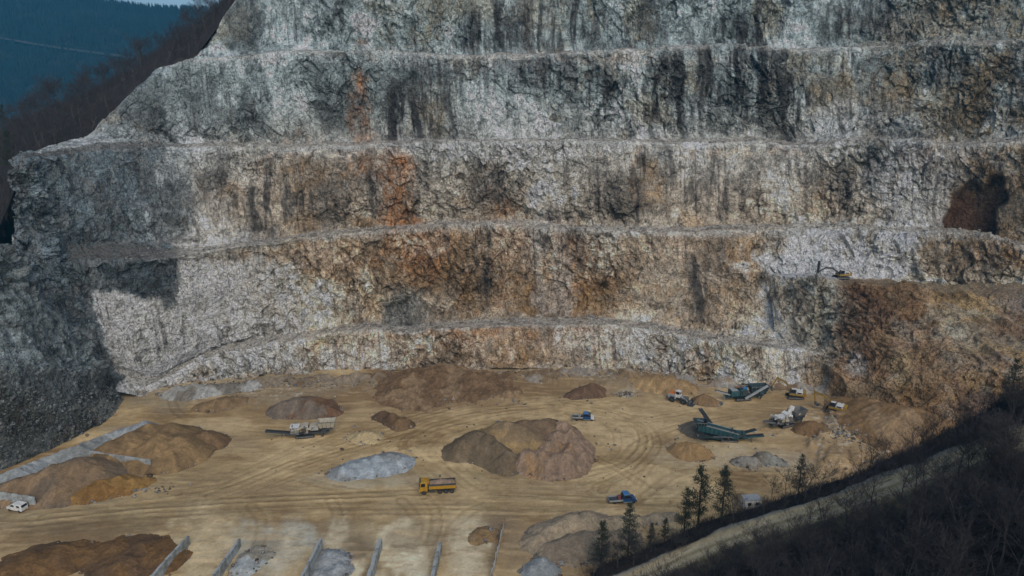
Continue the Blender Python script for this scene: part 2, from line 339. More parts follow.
# pale fresh rock
WH = [(835, 256, 80, 26, .6), (792, 263, 34, 12, 1.0), (850, 270, 60, 7, .8), (800, 275, 30, 22, .6), (915, 195, 36, 46, .6), (870, 122, 46, 16, .5), (130, 335, 50, 50, .55), (225, 315, 55, 60, .5), (200, 280, 40, 30, .4), (365, 355, 40, 14, .6), (640, 350, 60, 20, .45), (790, 330, 14, 50, .5), (540, 240, 10, 80, .35), (450, 150, 200, 9, .35), (480, 60, 240, 8, .3), (560, 280, 10, 55, .3), (230, 355, 70, 14, .4)]
for k, (a, b_, rx, ry, st) in enumerate(WH):
    m = B(a, b_, rx, ry, 0.55, 170 + k, 0.5) * st * np.clip(0.85 + 0.8 * fine, 0.2, 1.15)
    c = mixc(c, C3(0.60, 0.63, 0.63), np.clip(m, 0, 1))
CR = [(440, 348, 90, 8, .6), (520, 338, 70, 7, .6), (610, 345, 40, 12, .6), (415, 242, 44, 8, .6), (505, 243, 34, 16, .55), (360, 350, 34, 12, .6), (470, 360, 60, 6, .4), (700, 350, 60, 14, .5), (330, 250, 40, 12, .5), (570, 262, 26, 14, .5), (690, 152, 90, 6, .5), (360, 155, 50, 6, .5), (560, 145, 90, 6, .4), (640, 250, 60, 14, .4), (745, 150, 40, 8, .4), (620, 58, 120, 6, .4), (300, 150, 50, 8, .4)]
for k, (a, b_, rx, ry, st) in enumerate(CR):
    m = B(a, b_, rx, ry, 0.8, 180 + k, 0.5) * st * 1.3 * smooth01(-.25, .35, mid + fine)
    c = mixc(c, C3(0.56, 0.47, 0.385), np.clip(m, 0, 1))
streak0 = fbm((gx + gy * .3) * .3, gz * .05, gz * 0, 3, 305, .7)
# dark blue-grey rock zones
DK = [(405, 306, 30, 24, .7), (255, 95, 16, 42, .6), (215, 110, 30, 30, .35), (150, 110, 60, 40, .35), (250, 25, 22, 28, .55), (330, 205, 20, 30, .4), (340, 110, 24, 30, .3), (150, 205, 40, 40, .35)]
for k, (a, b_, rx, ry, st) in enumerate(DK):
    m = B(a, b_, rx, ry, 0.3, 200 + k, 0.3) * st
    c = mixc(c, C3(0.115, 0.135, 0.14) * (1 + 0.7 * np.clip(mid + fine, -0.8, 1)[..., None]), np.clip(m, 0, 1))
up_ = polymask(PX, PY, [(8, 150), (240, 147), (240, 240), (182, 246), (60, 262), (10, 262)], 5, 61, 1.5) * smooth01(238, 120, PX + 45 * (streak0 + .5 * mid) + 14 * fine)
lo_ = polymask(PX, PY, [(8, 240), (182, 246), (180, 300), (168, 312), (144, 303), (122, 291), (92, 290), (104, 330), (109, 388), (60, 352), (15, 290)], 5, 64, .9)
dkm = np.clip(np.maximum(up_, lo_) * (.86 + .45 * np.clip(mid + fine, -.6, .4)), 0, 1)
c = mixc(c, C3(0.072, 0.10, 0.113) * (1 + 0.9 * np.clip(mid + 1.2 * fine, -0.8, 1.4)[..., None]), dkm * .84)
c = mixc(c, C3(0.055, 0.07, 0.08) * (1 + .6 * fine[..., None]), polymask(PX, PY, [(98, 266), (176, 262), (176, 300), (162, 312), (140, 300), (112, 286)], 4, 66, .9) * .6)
# light rock that breaks through below the dark shelf
m = np.clip(polymask(PX, PY, [(92, 290), (120, 290), (142, 302), (168, 312), (180, 300), (180, 260), (215, 258), (300, 260), (300, 335), (200, 362), (140, 395), (110, 388), (104, 335)], 8, 71, 2.5) * np.clip(.9 - .003 * (PX - 120), .3, .9), 0, 1)
c = mixc(c, C3(0.62, 0.62, 0.59) * (1 + 0.5 * (mid + fine)[..., None]), np.clip(m, 0, 1))
# water streaks running down from the crests
su = gx + gy * 0.3
streak = fbm(su * 0.3 + .5 * mid, gz * 0.04, gz * 0, 4, 301, 0.75)
stz = fbm(su * 0.06, gz * 0.05, gz * 0, 3, 302)
sm = smooth01(0.15, 0.5, streak + 0.8 * stz + .25 * fine) * (w2 > 0.5)
sk = 0.75 * smooth01(330, 120, PY) * smooth01(180, 300, PX) + 0.25
c = mixc(c, C3(0.075, 0.075, 0.075), np.clip(sm * sk * 0.52, 0, 1))
for k, (a, b_, rx, ry) in enumerate([(680, 90, 22, 45), (745, 75, 60, 40), (540, 25, 20, 26), (570, 22, 14, 26), (425, 120, 40, 26), (395, 115, 18, 28), (660, 100, 16, 38), (500, 30, 12, 24), (470, 30, 14, 24), (790, 100, 14, 40), (605, 110, 8, 34), (745, 25, 30, 28), (485, 270, 9, 40), (720, 195, 10, 40), (640, 195, 8, 34), (700, 285, 8, 40), (380, 195, 10, 36), (265, 195, 26, 36), (860, 25, 40, 20)]):
    m = B(a, b_, rx, ry, 0.35, 330 + k, 0.5) * smooth01(-0.25, 0.3, streak + 0.3 * fine) * 0.85
    c = mixc(c, C3(0.06, 0.058, 0.056), np.clip(m, 0, 1))
# thin vertical drill and seep lines
sl = smooth01(0.55, 0.75, vn(su * 1.3, gz * 0.02, gz * 0, 350)) * smooth01(0, 0.4, stz + 0.2)
c = mixc(c, C3(0.10, 0.09, 0.08), sl * 0.5 * (w2 > 0.5))
# cracks and hollows have shading contrast put into their colour, benches are grey-brown rubble and dust
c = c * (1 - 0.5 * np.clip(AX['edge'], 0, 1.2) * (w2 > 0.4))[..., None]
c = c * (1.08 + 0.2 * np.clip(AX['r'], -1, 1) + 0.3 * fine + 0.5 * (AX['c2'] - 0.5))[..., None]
bench = 1 - smooth01(0.3, 0.8, w2)
bcol = np.zeros_like(c) + C3(0.37, 0.35, 0.31); bcol = mixc(bcol, C3(0.20, 0.18, 0.15), smooth01(0, .5, rub)); bcol = mixc(bcol, C3(0.42, 0.44, 0.44), B(840, 270, 90, 14, .3, 377))
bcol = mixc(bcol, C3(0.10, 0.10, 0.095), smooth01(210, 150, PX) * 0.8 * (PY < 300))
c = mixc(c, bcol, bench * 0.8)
row_f = np.concatenate([np.arange(n) / n if k == 'face' else np.zeros(n) for k, n in SPEC] + [[0.0]])[:, None] + 0 * PX
c = mixc(c, C3(0.47, 0.47, 0.44) * (1 + .4 * fine[..., None]), smooth01(.9, .985, row_f + .05 * fine) * .6 * smooth01(150, 220, PX))
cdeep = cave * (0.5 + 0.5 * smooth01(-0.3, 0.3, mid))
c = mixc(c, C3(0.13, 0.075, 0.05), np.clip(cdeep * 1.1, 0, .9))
FSTAIN = None
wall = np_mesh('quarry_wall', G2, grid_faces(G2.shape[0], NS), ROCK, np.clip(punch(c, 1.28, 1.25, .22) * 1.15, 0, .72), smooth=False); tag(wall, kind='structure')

# ------------------------------------------------------------------ brown spur that carries the drilling ledge
NQ = 420
Q = np.linspace(0, 10, NQ)
def line_q(pts, z=None):
    W_ = np.array([at_y(a, b_, Y) if Y is not None else at_z(a, b_, zz) for a, b_, Y, zz in pts])
    return np.stack([np.interp(Q, np.linspace(0, 10, len(pts)), W_[:, k]) for k in range(3)], -1)
#            station:  a                    b                     c                    d                    e                    f                   g                    h                   i
toe = line_q([(775, 352, 214, 0), (805, 372, 208, 0), (824, 393, None, -0.5), (838, 402, None, -0.8), (858, 412, None, -1), (885, 426, None, -1), (930, 446, None, -1), (1010, 468, None, -1), (1110, 500, None, -1)])
mid_ = line_q([(768, 300, 225, 0), (797, 310, 219, 0), (822, 336, 211, 0), (836, 342, 205, 0), (858, 346, 199, 0), (893, 350, 193, 0), (945, 356, 183, 0), (1018, 368, 170, 0), (1110, 385, 160, 0)])
rim = line_q([(764, 274, 233, 0), (796, 276, 221, 0), (830, 279, 215, 0), (848, 286, 213, 0), (875, 285, 214, 0), (912, 288, 214, 0), (962, 290, 211, 0), (1024, 297, 203, 0), (1110, 310, 192, 0)])
back = line_q([(766, 268, 245, 0), (798, 268, 243, 0), (835, 268, 241, 0), (870, 270, 240, 0), (905, 270, 239, 0), (945, 268, 237, 0), (985, 264, 234, 0), (1040, 258, 230, 0), (1110, 254, 226, 0)])
rim[:, 2] += 1.8 * fbm(Q * 1.3, Q * 0, Q * 0, 3, 64); mid_[:, 1] += 4.0 * fbm(Q * 1.1, Q * 0, Q * 0 + 3, 3, 65)
GQ, WQ = sheet_base([toe, mid_, rim, back], Q, [('slope', 70), ('slope', 80), ('bench', 36)], ssm=7, vsm=3)
wq = np.repeat(WQ[:, None], NQ, 1); NQn = normals(GQ)
G3, A3 = rock_displace(GQ, wq, NQn, 1.5, 47, .6)
xx, yy, zz_ = [GQ[..., k].astype(np.float32) for k in range(3)]
rib = ridged(xx * .07 + .04 * zz_ + .5 * fbm(xx * .05, yy * .05, zz_ * .05, 2, 60), yy * .03, zz_ * .02, 3, 61); G3 = G3 + NQn * (2.6 * rib * wq * smooth01(.3, .8, wq))[..., None]
G3[..., 2] += (1 - smooth01(.3, .8, wq)) * smooth01(870, 910, project(GQ)[0]) * 1.8 * fbm(xx * .09, yy * .09, zz_ * 0, 3, 66)
px, py = project(GQ); x, y, z = [GQ[..., k].astype(np.float32) for k in range(3)]
c3, big, mid, fine = rock_color(GQ, wq, A3, px, py, 71)
mid = fbm(x * .055, y * .055, z * .05, 3, 73); fine = fine * .6; br = np.zeros_like(c3) + C3(0.27, 0.17, 0.092); br = mixc(br, C3(0.37, 0.265, 0.16), smooth01(.0, .35, mid + .6 * fine)); br = mixc(br, C3(0.13, 0.072, 0.04), smooth01(0.05, .4, -mid + .6 * fine))
c3 = mixc(c3, br, np.clip(0.85 + 0.2 * fine, 0, 1))
c3 = mixc(c3, mixc(np.zeros_like(c3) + C3(0.50, 0.475, 0.42), C3(0.30, 0.275, 0.23), smooth01(.05, .45, -mid + .6 * fine)), smooth01(846, 828, px + 40 * mid + 14 * fine) * .85)
patch = fbm(x * .12 + .05 * z, y * .12, z * .1, 3, 77); c3 = mixc(c3, C3(0.34, 0.255, 0.15) * (1 + .3 * fine[..., None]), smooth01(.05, .4, patch + .3 * rib) * smooth01(870, 910, px) * smooth01(410, 380, py) * .75); c3 = mixc(c3, C3(0.34, 0.325, 0.28), smooth01(.2, .45, vn(x * .25 + .1 * z, y * .2, z * .12, 78)) * smooth01(840, 900, px) * .45)
def Bq(cx, cy, rx, ry, seed, st, col, warp=.5):
    global c3
    m = blob(px, py, cx, cy, rx, ry, warp, seed, sharp=.5) * st * np.clip(.8 + .7 * fine, .2, 1.2); c3 = mixc(c3, C3(*col), np.clip(m, 0, 1))
Bq(868, 322, 34, 40, 1, .6, (0.15, 0.088, 0.05), .8); Bq(860, 292, 20, 8, 2, .5, (0.12, 0.07, 0.045)); Bq(845, 350, 18, 40, 3, .5, (0.17, 0.11, 0.07))
Bq(857, 368, 9, 12, 4, .8, (0.42, 0.42, 0.40)); Bq(965, 335, 20, 10, 5, .6, (0.40, 0.39, 0.33)); Bq(905, 368, 12, 16, 6, .55, (0.42, 0.35, 0.23)); Bq(985, 340, 30, 30, 7, .4, (0.36, 0.32, 0.25)); Bq(940, 315, 30, 8, 8, .3, (0.30, 0.25, 0.18)); Bq(930, 292, 60, 14, 18, .6, (0.20, 0.145, 0.095)); Bq(910, 405, 55, 26, 19, .75, (0.235, 0.155, 0.085), .4); Bq(960, 380, 40, 20, 20, .4, (0.22, 0.15, 0.09)); Bq(1000, 330, 30, 14, 21, .5, (0.19, 0.14, 0.10))
Bq(815, 320, 18, 50, 9, .8, (0.38, 0.36, 0.30)); Bq(832, 310, 8, 30, 10, .5, (0.50, 0.49, 0.44)); Bq(835, 271, 85, 7, 11, .95, (0.46, 0.49, 0.49), .25); Bq(900, 400, 50, 22, 12, .5, (0.27, 0.185, 0.11)); Bq(870, 390, 18, 10, 13, .5, (0.27, 0.23, 0.17))
Bq(1010, 300, 22, 14, 14, .6, (0.26, 0.26, 0.25)); Bq(880, 345, 10, 24, 15, .4, (0.36, 0.28, 0.18))
c3 = c3 * (1 - 0.4 * A3['edge'] * (wq > .4))[..., None] * (1 + 0.3 * np.clip(A3['r'], -1, 1) + .35 * fine)[..., None]
c3 = mixc(c3, np.zeros_like(c3) + C3(0.20, 0.165, 0.12) * (1 + .3 * fine[..., None]), (1 - smooth01(.3, .8, wq)) * (1 - blob(px, py, 840, 272, 90, 8, .2, 91)) * .75)
spur = np_mesh('rock_spur', G3, grid_faces(G3.shape[0], NQ), ROCK, np.clip(punch(c3, 1.2, 1.3, .2) * 1.15, 0, .55), smooth=False); tag(spur, kind='structure')

# ------------------------------------------------------------------ dark scree and outcrop at the far left
NL = 300
QL = np.linspace(0, 10, NL); Qs = Q; Q = QL
toeL = line_q([(-120, 500, None, -1), (-40, 484, None, -1), (0, 476, None, -1), (45, 456, None, -1), (80, 440, None, -1), (102, 427, None, -1), (116, 415, None, -1), (122, 402, None, -1), (118, 392, 199, 0)])
midL = line_q([(-120, 380, 138, 0), (-40, 372, 146, 0), (0, 372, 150, 0), (28, 374, 157, 0), (48, 378, 164, 0), (68, 382, 172, 0), (88, 386, 180, 0), (108, 388, 189, 0), (118, 390, 197, 0)])
topL = line_q([(-120, 230, 150, 0), (-40, 240, 160, 0), (-5, 250, 166, 0), (8, 262, 170, 0), (18, 280, 172, 0), (34, 305, 176, 0), (55, 342, 182, 0), (80, 366, 188, 0), (110, 388, 196, 0)])
backL = line_q([(-120, 232, 170, 0), (-40, 240, 178, 0), (-8, 246, 184, 0), (6, 258, 190, 0), (16, 278, 194, 0), (32, 305, 197, 0), (54, 344, 198, 0), (80, 368, 199, 0), (112, 390, 200, 0)])
GL, WL = sheet_base([toeL, midL, topL, backL], QL, [('bench', 70), ('face', 80), ('bench', 30)], ssm=6, vsm=4)
wl_ = np.repeat(WL[:, None], NL, 1); NLn = normals(GL)
w_eff = np.clip(wl_ * 1.3, 0.28, 1.2)
G4, A4 = rock_displace(GL, w_eff, NLn, 1.7, 83, .6)
Gx, Gy, Gz = [GL[..., k].astype(np.float32) for k in range(3)]
G4 = G4 + NLn * (2.4 * ridged(Gx * .09, Gy * .09, Gz * .05, 3, 84) * smooth01(.3, .8, wl_))[..., None]
px, py = project(GL); x, y, z = [GL[..., k].astype(np.float32) for k in range(3)]
mid = fbm(x * .09, y * .09, z * .09, 4, 401); fine = fbm(x * .6, y * .6, z * .6, 4, 402, .65); speck = smooth01(.35, .6, vn(x * 1.6, y * 1.6, z * 1.6, 403))
c4 = np.zeros_like(GL, dtype=np.float32) + C3(0.095, 0.095, 0.085); c4 = mixc(c4, C3(0.14, 0.155, 0.155), smooth01(-.1, .5, mid)); c4 = mixc(c4, C3(0.045, 0.042, 0.035), smooth01(.05, .5, -mid + .6 * fine))
c4 = mixc(c4, C3(0.17, 0.20, 0.21) * (1 + .7 * (mid + fine)[..., None]), smooth01(.25, .9, gsmooth(wl_, 16, 0) + .25 * mid) * .85)
c4 = mixc(c4, C3(0.24, 0.25, 0.24), speck * .5)
c4 = mixc(c4, C3(0.25, 0.25, 0.23), blob(px, py, 108, 408, 40, 12, .4, 9) * .7)
c4 = c4 * (1 + .5 * fine - .4 * A4['edge'])[..., None]
scree = np_mesh('scree_slope', G4, grid_faces(G4.shape[0], NL), ROCK, punch(c4 * C3(1.4, 1.4, 1.36), 1.1, 1.05, .2), smooth=False); tag(scree, kind='structure')
Q = Qs
# ------------------------------------------------------------------ quarry floor
FX0, FX1, FY0, FY1, FR = -205.0, 215.0, 84.0, 262.0, 0.5
fx = np.arange(FX0, FX1, FR); fy = np.arange(FY0, FY1, FR)
X, Y = np.meshgrid(fx, fy); X = X.astype(np.float32); Y = Y.astype(np.float32); Z0 = X * 0
px, py = project(np.stack([X, Y, Z0], -1))
def cat(pts, n=60):                                         # smooth curve through floor points given by photo bearings
    P = np.array([at_z(a, b_)[:2] for a, b_ in pts]); t = np.arange(len(P)); tt = np.linspace(0, len(P) - 1, n)
    P = np.stack([np.interp(tt, t, P[:, k]) for k in range(2)], -1); return gsmooth(P, n / len(pts) * .35, 0)
def dist_curve(C, X, Y):
    """distance and side to a polyline"""
    D = np.full(X.shape, 1e6, np.float32); SD = np.zeros(X.shape, np.float32)
    for a, b_ in zip(C[:-1], C[1:]):
        m = (X > min(a[0], b_[0]) - 8) & (X < max(a[0], b_[0]) + 8) & (Y > min(a[1], b_[1]) - 8) & (Y < max(a[1], b_[1]) + 8)
        if not m.any(): continue
        x, y = X[m], Y[m]; d = b_ - a; L = np.hypot(*d) + 1e-6; t = np.clip(((x - a[0]) * d[0] + (y - a[1]) * d[1]) / L ** 2, 0, 1)
        ex, ey = x - a[0] - t * d[0], y - a[1] - t * d[1]; dd = np.hypot(ex, ey); sd_ = np.sign(d[0] * ey - d[1] * ex) * dd
        k = dd < D[m]; tmp = D[m]; tmp[k] = dd[k]; D[m] = tmp; tmp = SD[m]; tmp[k] = sd_[k]; SD[m] = tmp
    return D, SD
big = fbm(X * .018, Y * .03, Z0, 3, 501); mid = fbm(X * .07, Y * .12, Z0, 4, 502); fine = fbm(X * .45, Y * .6, Z0, 4, 503, .6)
H = 0.5 * big + 0.28 * mid + 0.07 * fine
cf = np.zeros(X.shape + (3,), np.float32) + C3(0.40, 0.305, 0.175)
cf = mixc(cf, C3(0.50, 0.395, 0.245), smooth01(-.1, .45, mid + .4 * fine)); cf = mixc(cf, C3(0.25, 0.175, 0.095), smooth01(.05, .5, -mid + .6 * fine + .3 * big))
def Bf(cx, cy, rx, ry, seed, st, col, warp=.45, sharp=.5):
    global cf
    cf = mixc(cf, C3(*col), np.clip(blob(px, py, cx, cy, rx, ry, warp, seed, sharp=sharp) * st * np.clip(.85 + .6 * fine, .3, 1.2), 0, 1))
# colour zones of the trampled ground
Bf(300, 495, 330, 22, 1, .55, (0.36, 0.30, 0.195)); Bf(60, 515, 130, 16, 2, .6, (0.27, 0.24, 0.17)); Bf(340, 408, 150, 24, 3, .65, (0.27, 0.195, 0.115)); Bf(430, 395, 140, 18, 4, .85, (0.22, 0.15, 0.088)); Bf(590, 385, 90, 12, 61, .6, (0.25, 0.185, 0.12)); Bf(490, 531, 14, 14, 62, .8, (0.2, 0.14, 0.085)); Bf(180, 405, 14, 12, 63, .7, (0.22, 0.165, 0.11)); Bf(620, 420, 120, 20, 64, .3, (0.46, 0.375, 0.25)); Bf(560, 500, 200, 14, 65, .35, (0.44, 0.36, 0.24))
Bf(660, 378, 80, 14, 5, .6, (0.29, 0.25, 0.20)); Bf(850, 440, 90, 40, 6, .65, (0.30, 0.215, 0.135)); Bf(900, 470, 80, 30, 7, .4, (0.27, 0.20, 0.13)); Bf(800, 405, 90, 14, 8, .5, (0.285, 0.205, 0.125)); Bf(660, 440, 70, 40, 9, .35, (0.43, 0.345, 0.225))
Bf(240, 385, 110, 16, 10, .6, (0.31, 0.28, 0.225)); Bf(165, 395, 30, 18, 11, .6, (0.27, 0.24, 0.19)); Bf(70, 545, 120, 28, 12, .5, (0.25, 0.185, 0.115)); Bf(280, 555, 110, 24, 13, .5, (0.33, 0.29, 0.215)); Bf(430, 550, 120, 28, 14, .45, (0.35, 0.31, 0.235)); Bf(560, 545, 80, 26, 15, .5, (0.26, 0.205, 0.145))
Bf(262, 548, 44, 24, 16, 1.0, (0.37, 0.385, 0.365)); Bf(203, 548, 24, 30, 17, .9, (0.48, 0.41, 0.29)); Bf(346, 560, 16, 24, 18, 1.2, (0.58, 0.53, 0.42), .5, .3); Bf(400, 556, 20, 24, 19, 1.2, (0.58, 0.53, 0.42), .5, .3); Bf(468, 556, 24, 34, 20, 1.0, (0.50, 0.45, 0.35)); Bf(412, 562, 13, 22, 51, 1.1, (0.56, 0.52, 0.43)); Bf(285, 560, 16, 24, 52, .9, (0.45, 0.42, 0.35)); Bf(355, 552, 14, 10, 53, .9, (0.17, 0.14, 0.10)); Bf(410, 540, 20, 8, 54, .7, (0.19, 0.155, 0.11)); Bf(268, 540, 24, 10, 55, .7, (0.22, 0.19, 0.15)); Bf(100, 530, 60, 6, 56, .5, (0.19, 0.14, 0.09)); Bf(30, 528, 50, 6, 57, .5, (0.2, 0.16, 0.11)); Bf(520, 545, 22, 26, 58, .6, (0.2, 0.15, 0.105)); Bf(415, 530, 30, 14, 21, .45, (0.43, 0.37, 0.27)); Bf(355, 540, 20, 18, 22, .4, (0.24, 0.20, 0.15))
Bf(365, 481, 50, 8, 23, .6, (0.38, 0.37, 0.33)); Bf(755, 460, 50, 12, 24, .55, (0.40, 0.38, 0.33)); Bf(690, 450, 40, 12, 25, .5, (0.46, 0.41, 0.31)); Bf(480, 478, 100, 8, 26, .4, (0.44, 0.36, 0.23)); Bf(860, 425, 34, 10, 27, .5, (0.36, 0.33, 0.28))
Bf(625, 393, 8, 4, 28, .7, (0.50, 0.49, 0.45)); Bf(560, 402, 40, 3, 29, .4, (0.44, 0.36, 0.24)); Bf(490, 390, 26, 5, 30, .5, (0.42, 0.34, 0.22)); Bf(300, 470, 60, 26, 31, .35, (0.42, 0.335, 0.21)); Bf(220, 440, 40, 14, 32, .5, (0.38, 0.32, 0.225)); Bf(155, 430, 60, 5, 33, .4, (0.40, 0.38, 0.33))
strk = fbm(X * .09 + .15 * Y, Y * .9, Z0, 3, 511, .6); strk2 = fbm(X * .25, Y * 1.6 + X * .2, Z0, 3, 512, .6)
cf = mixc(cf, C3(0.54, 0.43, 0.275), smooth01(.12, .5, strk + .2 * mid) * .4); cf = mixc(cf, C3(0.22, 0.155, 0.09), smooth01(.15, .5, strk2 - .3 * mid) * .38)
H += .1 * strk + .06 * strk2
# rubbly, speckled ground below the faces
sp = smooth01(.42, .62, vn(X * 1.1, Y * 1.1, Z0, 520)); spm = np.clip(blob(px, py, 860, 430, 70, 30, .4, 41) + blob(px, py, 640, 372, 190, 9, .4, 42) + blob(px, py, 230, 388, 120, 10, .4, 43), 0, 1)
cf = mixc(cf, C3(0.46, 0.45, 0.42), sp * spm * .6); H += .25 * sp * spm
# vehicle ruts: pairs of wheel grooves along the ways driven
TR = [[(455, 500), (430, 470), (405, 455), (400, 440), (430, 425), (480, 412), (560, 405)], [(470, 490), (440, 465), (425, 450), (440, 432), (490, 416)], [(0, 520), (150, 505), (300, 497), (450, 492), (600, 500), (700, 505)],
      [(0, 530), (160, 514), (320, 506), (460, 505), (560, 508), (680, 500)], [(0, 512), (140, 500), (250, 482), (330, 455), (420, 432), (520, 408), (640, 398)], [(200, 500), (280, 470), (330, 445), (400, 420), (480, 402)], [(600, 495), (620, 460), (640, 440), (680, 425), (740, 415)],
      [(560, 478), (610, 468), (640, 455), (645, 435), (630, 420), (590, 412)], [(590, 490), (640, 470), (660, 445), (650, 425), (620, 412), (560, 404)], [(640, 500), (680, 470), (720, 460), (780, 470)], [(400, 500), (412, 512), (418, 525), (416, 540)], [(425, 498), (436, 512), (437, 528), (430, 545)], [(330, 500), (338, 512), (336, 528), (326, 540)],
      [(500, 500), (470, 512), (450, 530), (445, 555)], [(250, 505), (262, 520), (262, 540), (245, 570)], [(170, 395), (175, 412), (200, 424), (260, 430), (330, 440)], [(640, 420), (720, 405), (800, 412), (840, 418)], [(560, 440), (620, 470), (650, 490)], [(300, 480), (360, 495), (430, 498)], [(230, 470), (300, 480), (380, 488)], [(500, 395), (470, 375), (450, 368)], [(620, 440), (700, 470), (760, 480)]]
for i in range(44):                                         # many faint passes
    a = random.choice(TR[:10]); dx, dy = random.uniform(-30, 30), random.uniform(-7, 9); TR.append([(p + dx, q + dy) for p, q in a])
for i, t in enumerate(TR[:60]):
    D, SD = dist_curve(cat(t), X, Y); g = np.exp(-((np.abs(SD) - 1.05) / .33) ** 2) * (D < 6); st = (.9 if i < 22 else .5) * smooth01(-.6, .3, vn(X * .08, Y * .08, Z0, 540 + i))
    H -= .1 * g * st; ed = np.exp(-((np.abs(SD) - 1.75) / .4) ** 2) * (D < 6); H += .06 * ed * st
    cf = mixc(cf, cf * C3(.70, .67, .62), np.clip(g * st * .85, 0, 1)); cf = mixc(cf, cf * 1.16, np.clip(ed * st * .7, 0, 1))
# low dips and swells: the cut at the back left, the berm by the pickup, the sunken bays at the front
H += 1.1 * blob(px, py, 450, 388, 80, 14, .3, 44) + .8 * blob(px, py, 250, 392, 90, 12, .3, 45)
H += 1.6 * blob(px, py, 870, 440, 60, 24, .4, 46) + 1.0 * blob(px, py, 640, 378, 90, 8, .4, 47)
H = np.where(Y > 225, H * .2, H)
floor_h = H
def ground_z(x, y):
    i = np.clip((np.asarray(y) - FY0) / FR, 0, len(fy) - 2); j = np.clip((np.asarray(x) - FX0) / FR, 0, len(fx) - 2)
    return floor_h[np.round(i).astype(int), np.round(j).astype(int)]
cf = cf * (1 + .22 * fine)[..., None]
fl = np_mesh('quarry_floor', np.stack([X, Y, H], -1), grid_faces(*X.shape), EARTH, np.clip(punch(cf * C3(1.0, .97, .88), 1.15, 1.0, .3) * C3(.99, .96, .90), 0, .6)); tag(fl, kind='structure')

# ------------------------------------------------------------------ wooded hillside with the dirt road, front right
NR = 420
QR = np.linspace(0, 10, NR); Qs = Q; Q = QR
A0 = line_q([(470, 620, 104, 0), (560, 580, 112, 0), (620, 561, 115, 0), (690, 527, 118, 0), (760, 505, 113, 0), (830, 483, 108, 0), (900, 455, 101, 0), (960, 425, 95, 0), (1024, 388, 89, 0), (1100, 350, 82, 0), (1250, 300, 74, 0)])
Fo = A0.copy(); Fo[:, 1] += np.clip(A0[:, 2] * .75 + 3, 3, 90); Fo[:, 0] -= np.clip(A0[:, 2] * .25, 0, 30); Fo[:, 2] = -1.5
RB = line_q([(470, 640, 100, 0), (570, 600, 106, 0), (628, 574, 109, 0), (690, 543, 111, 0), (760, 518, 106, 0), (830, 498, 101, 0), (900, 472, 94, 0), (960, 450, 88, 0), (1024, 428, 82, 0), (1100, 402, 76, 0), (1250, 360, 68, 0)])
RN = RB.copy(); w_r = np.interp(QR, [0, 3, 7, 10], [6.0, 6.0, 5.0, 5.0]); RN[:, 1] -= w_r * .95; RN[:, 0] -= w_r * .2; RN[:, 2] -= .15
def dn(base, k, hz, dx=0):
    L = base.copy(); L[:, 1] -= k; L[:, 2] += hz; L[:, 0] += dx; return L
kk = np.interp(QR, [0, 3, 6, 8, 10], [.2, .5, .8, .85, .9])
N1 = dn(RN, 12 * kk + 4, 3.0 * kk, -1); N2 = dn(RN, 32 * kk + 6, 10 * kk, -2); N3 = dn(RN, 70 * kk + 8, 26 * kk, -4)
GR, WR = sheet_base([Fo, A0, RB, RN, N1, N2, N3], QR, [('bench', 40), ('bench', 24), ('bench', 20), ('bench', 30), ('bench', 40), ('bench', 30)], ssm=9, vsm=2.2)
rrow = np.repeat(np.concatenate([np.zeros(64), np.ones(20), np.zeros(101)])[:, None], NR, 1)
road_m = gsmooth(rrow, 1.2, 0)
x, y, z = [GR[..., k].astype(np.float32) for k in range(3)]
mid = fbm(x * .1, y * .1, z * .1, 4, 601); fine = fbm(x * .8, y * .8, z * .8, 4, 602, .6)
HR = (1 - road_m) * (1.2 * mid + .4 * fine) + road_m * .08 * fine
rowi = np.arange(GR.shape[0])[:, None] - 64.0 + 0 * x
ruts = np.exp(-((rowi - 6.5) / 1.6) ** 2) + np.exp(-((rowi - 14) / 1.6) ** 2)
HR -= .14 * ruts * (.6 + .4 * mid)
# pale stony berm along the outer road edge
berm = np.exp(-((rowi + 1.5) / 2.0) ** 2) * smooth01(-.4, .3, vn(x * .15, y * .15, z * 0, 603)); HR += .3 * berm
cr = np.zeros_like(GR, dtype=np.float32) + C3(0.018, 0.016, 0.015); cr = mixc(cr, C3(0.04, 0.032, 0.025), smooth01(0, .5, mid + .5 * fine)); cr = mixc(cr, C3(0.07, 0.055, 0.03), smooth01(.25, .6, fine - .3 * mid) * .6)
near = smooth01(0, 14, rowi - 20) ; verge = np.clip(1 - np.abs(rowi - 24) / 10, 0, 1)
cr = mixc(cr, C3(0.22, 0.175, 0.10), verge * .8 * smooth01(-.3, .3, fine + .3))
rc = np.zeros_like(cr) + C3(0.45, 0.36, 0.205); rc = mixc(rc, C3(0.27, 0.22, 0.12), np.exp(-((rowi - 10.2) / 1.6) ** 2) * .8); rc = mixc(rc, C3(0.5, 0.43, 0.30), np.clip(ruts, 0, 1) * .6)
cr = mixc(cr, rc * (1 + .3 * fine[..., None]), road_m); cr = mixc(cr, C3(0.26, 0.26, 0.23), np.clip(berm * .7, 0, 1))
GR[..., 2] += HR
hill_o = np_mesh('wooded_hillside', GR, grid_faces(GR.shape[0], NR), EARTH, cr); tag(hill_o, kind='structure')
HILL = GR; Q = Qs

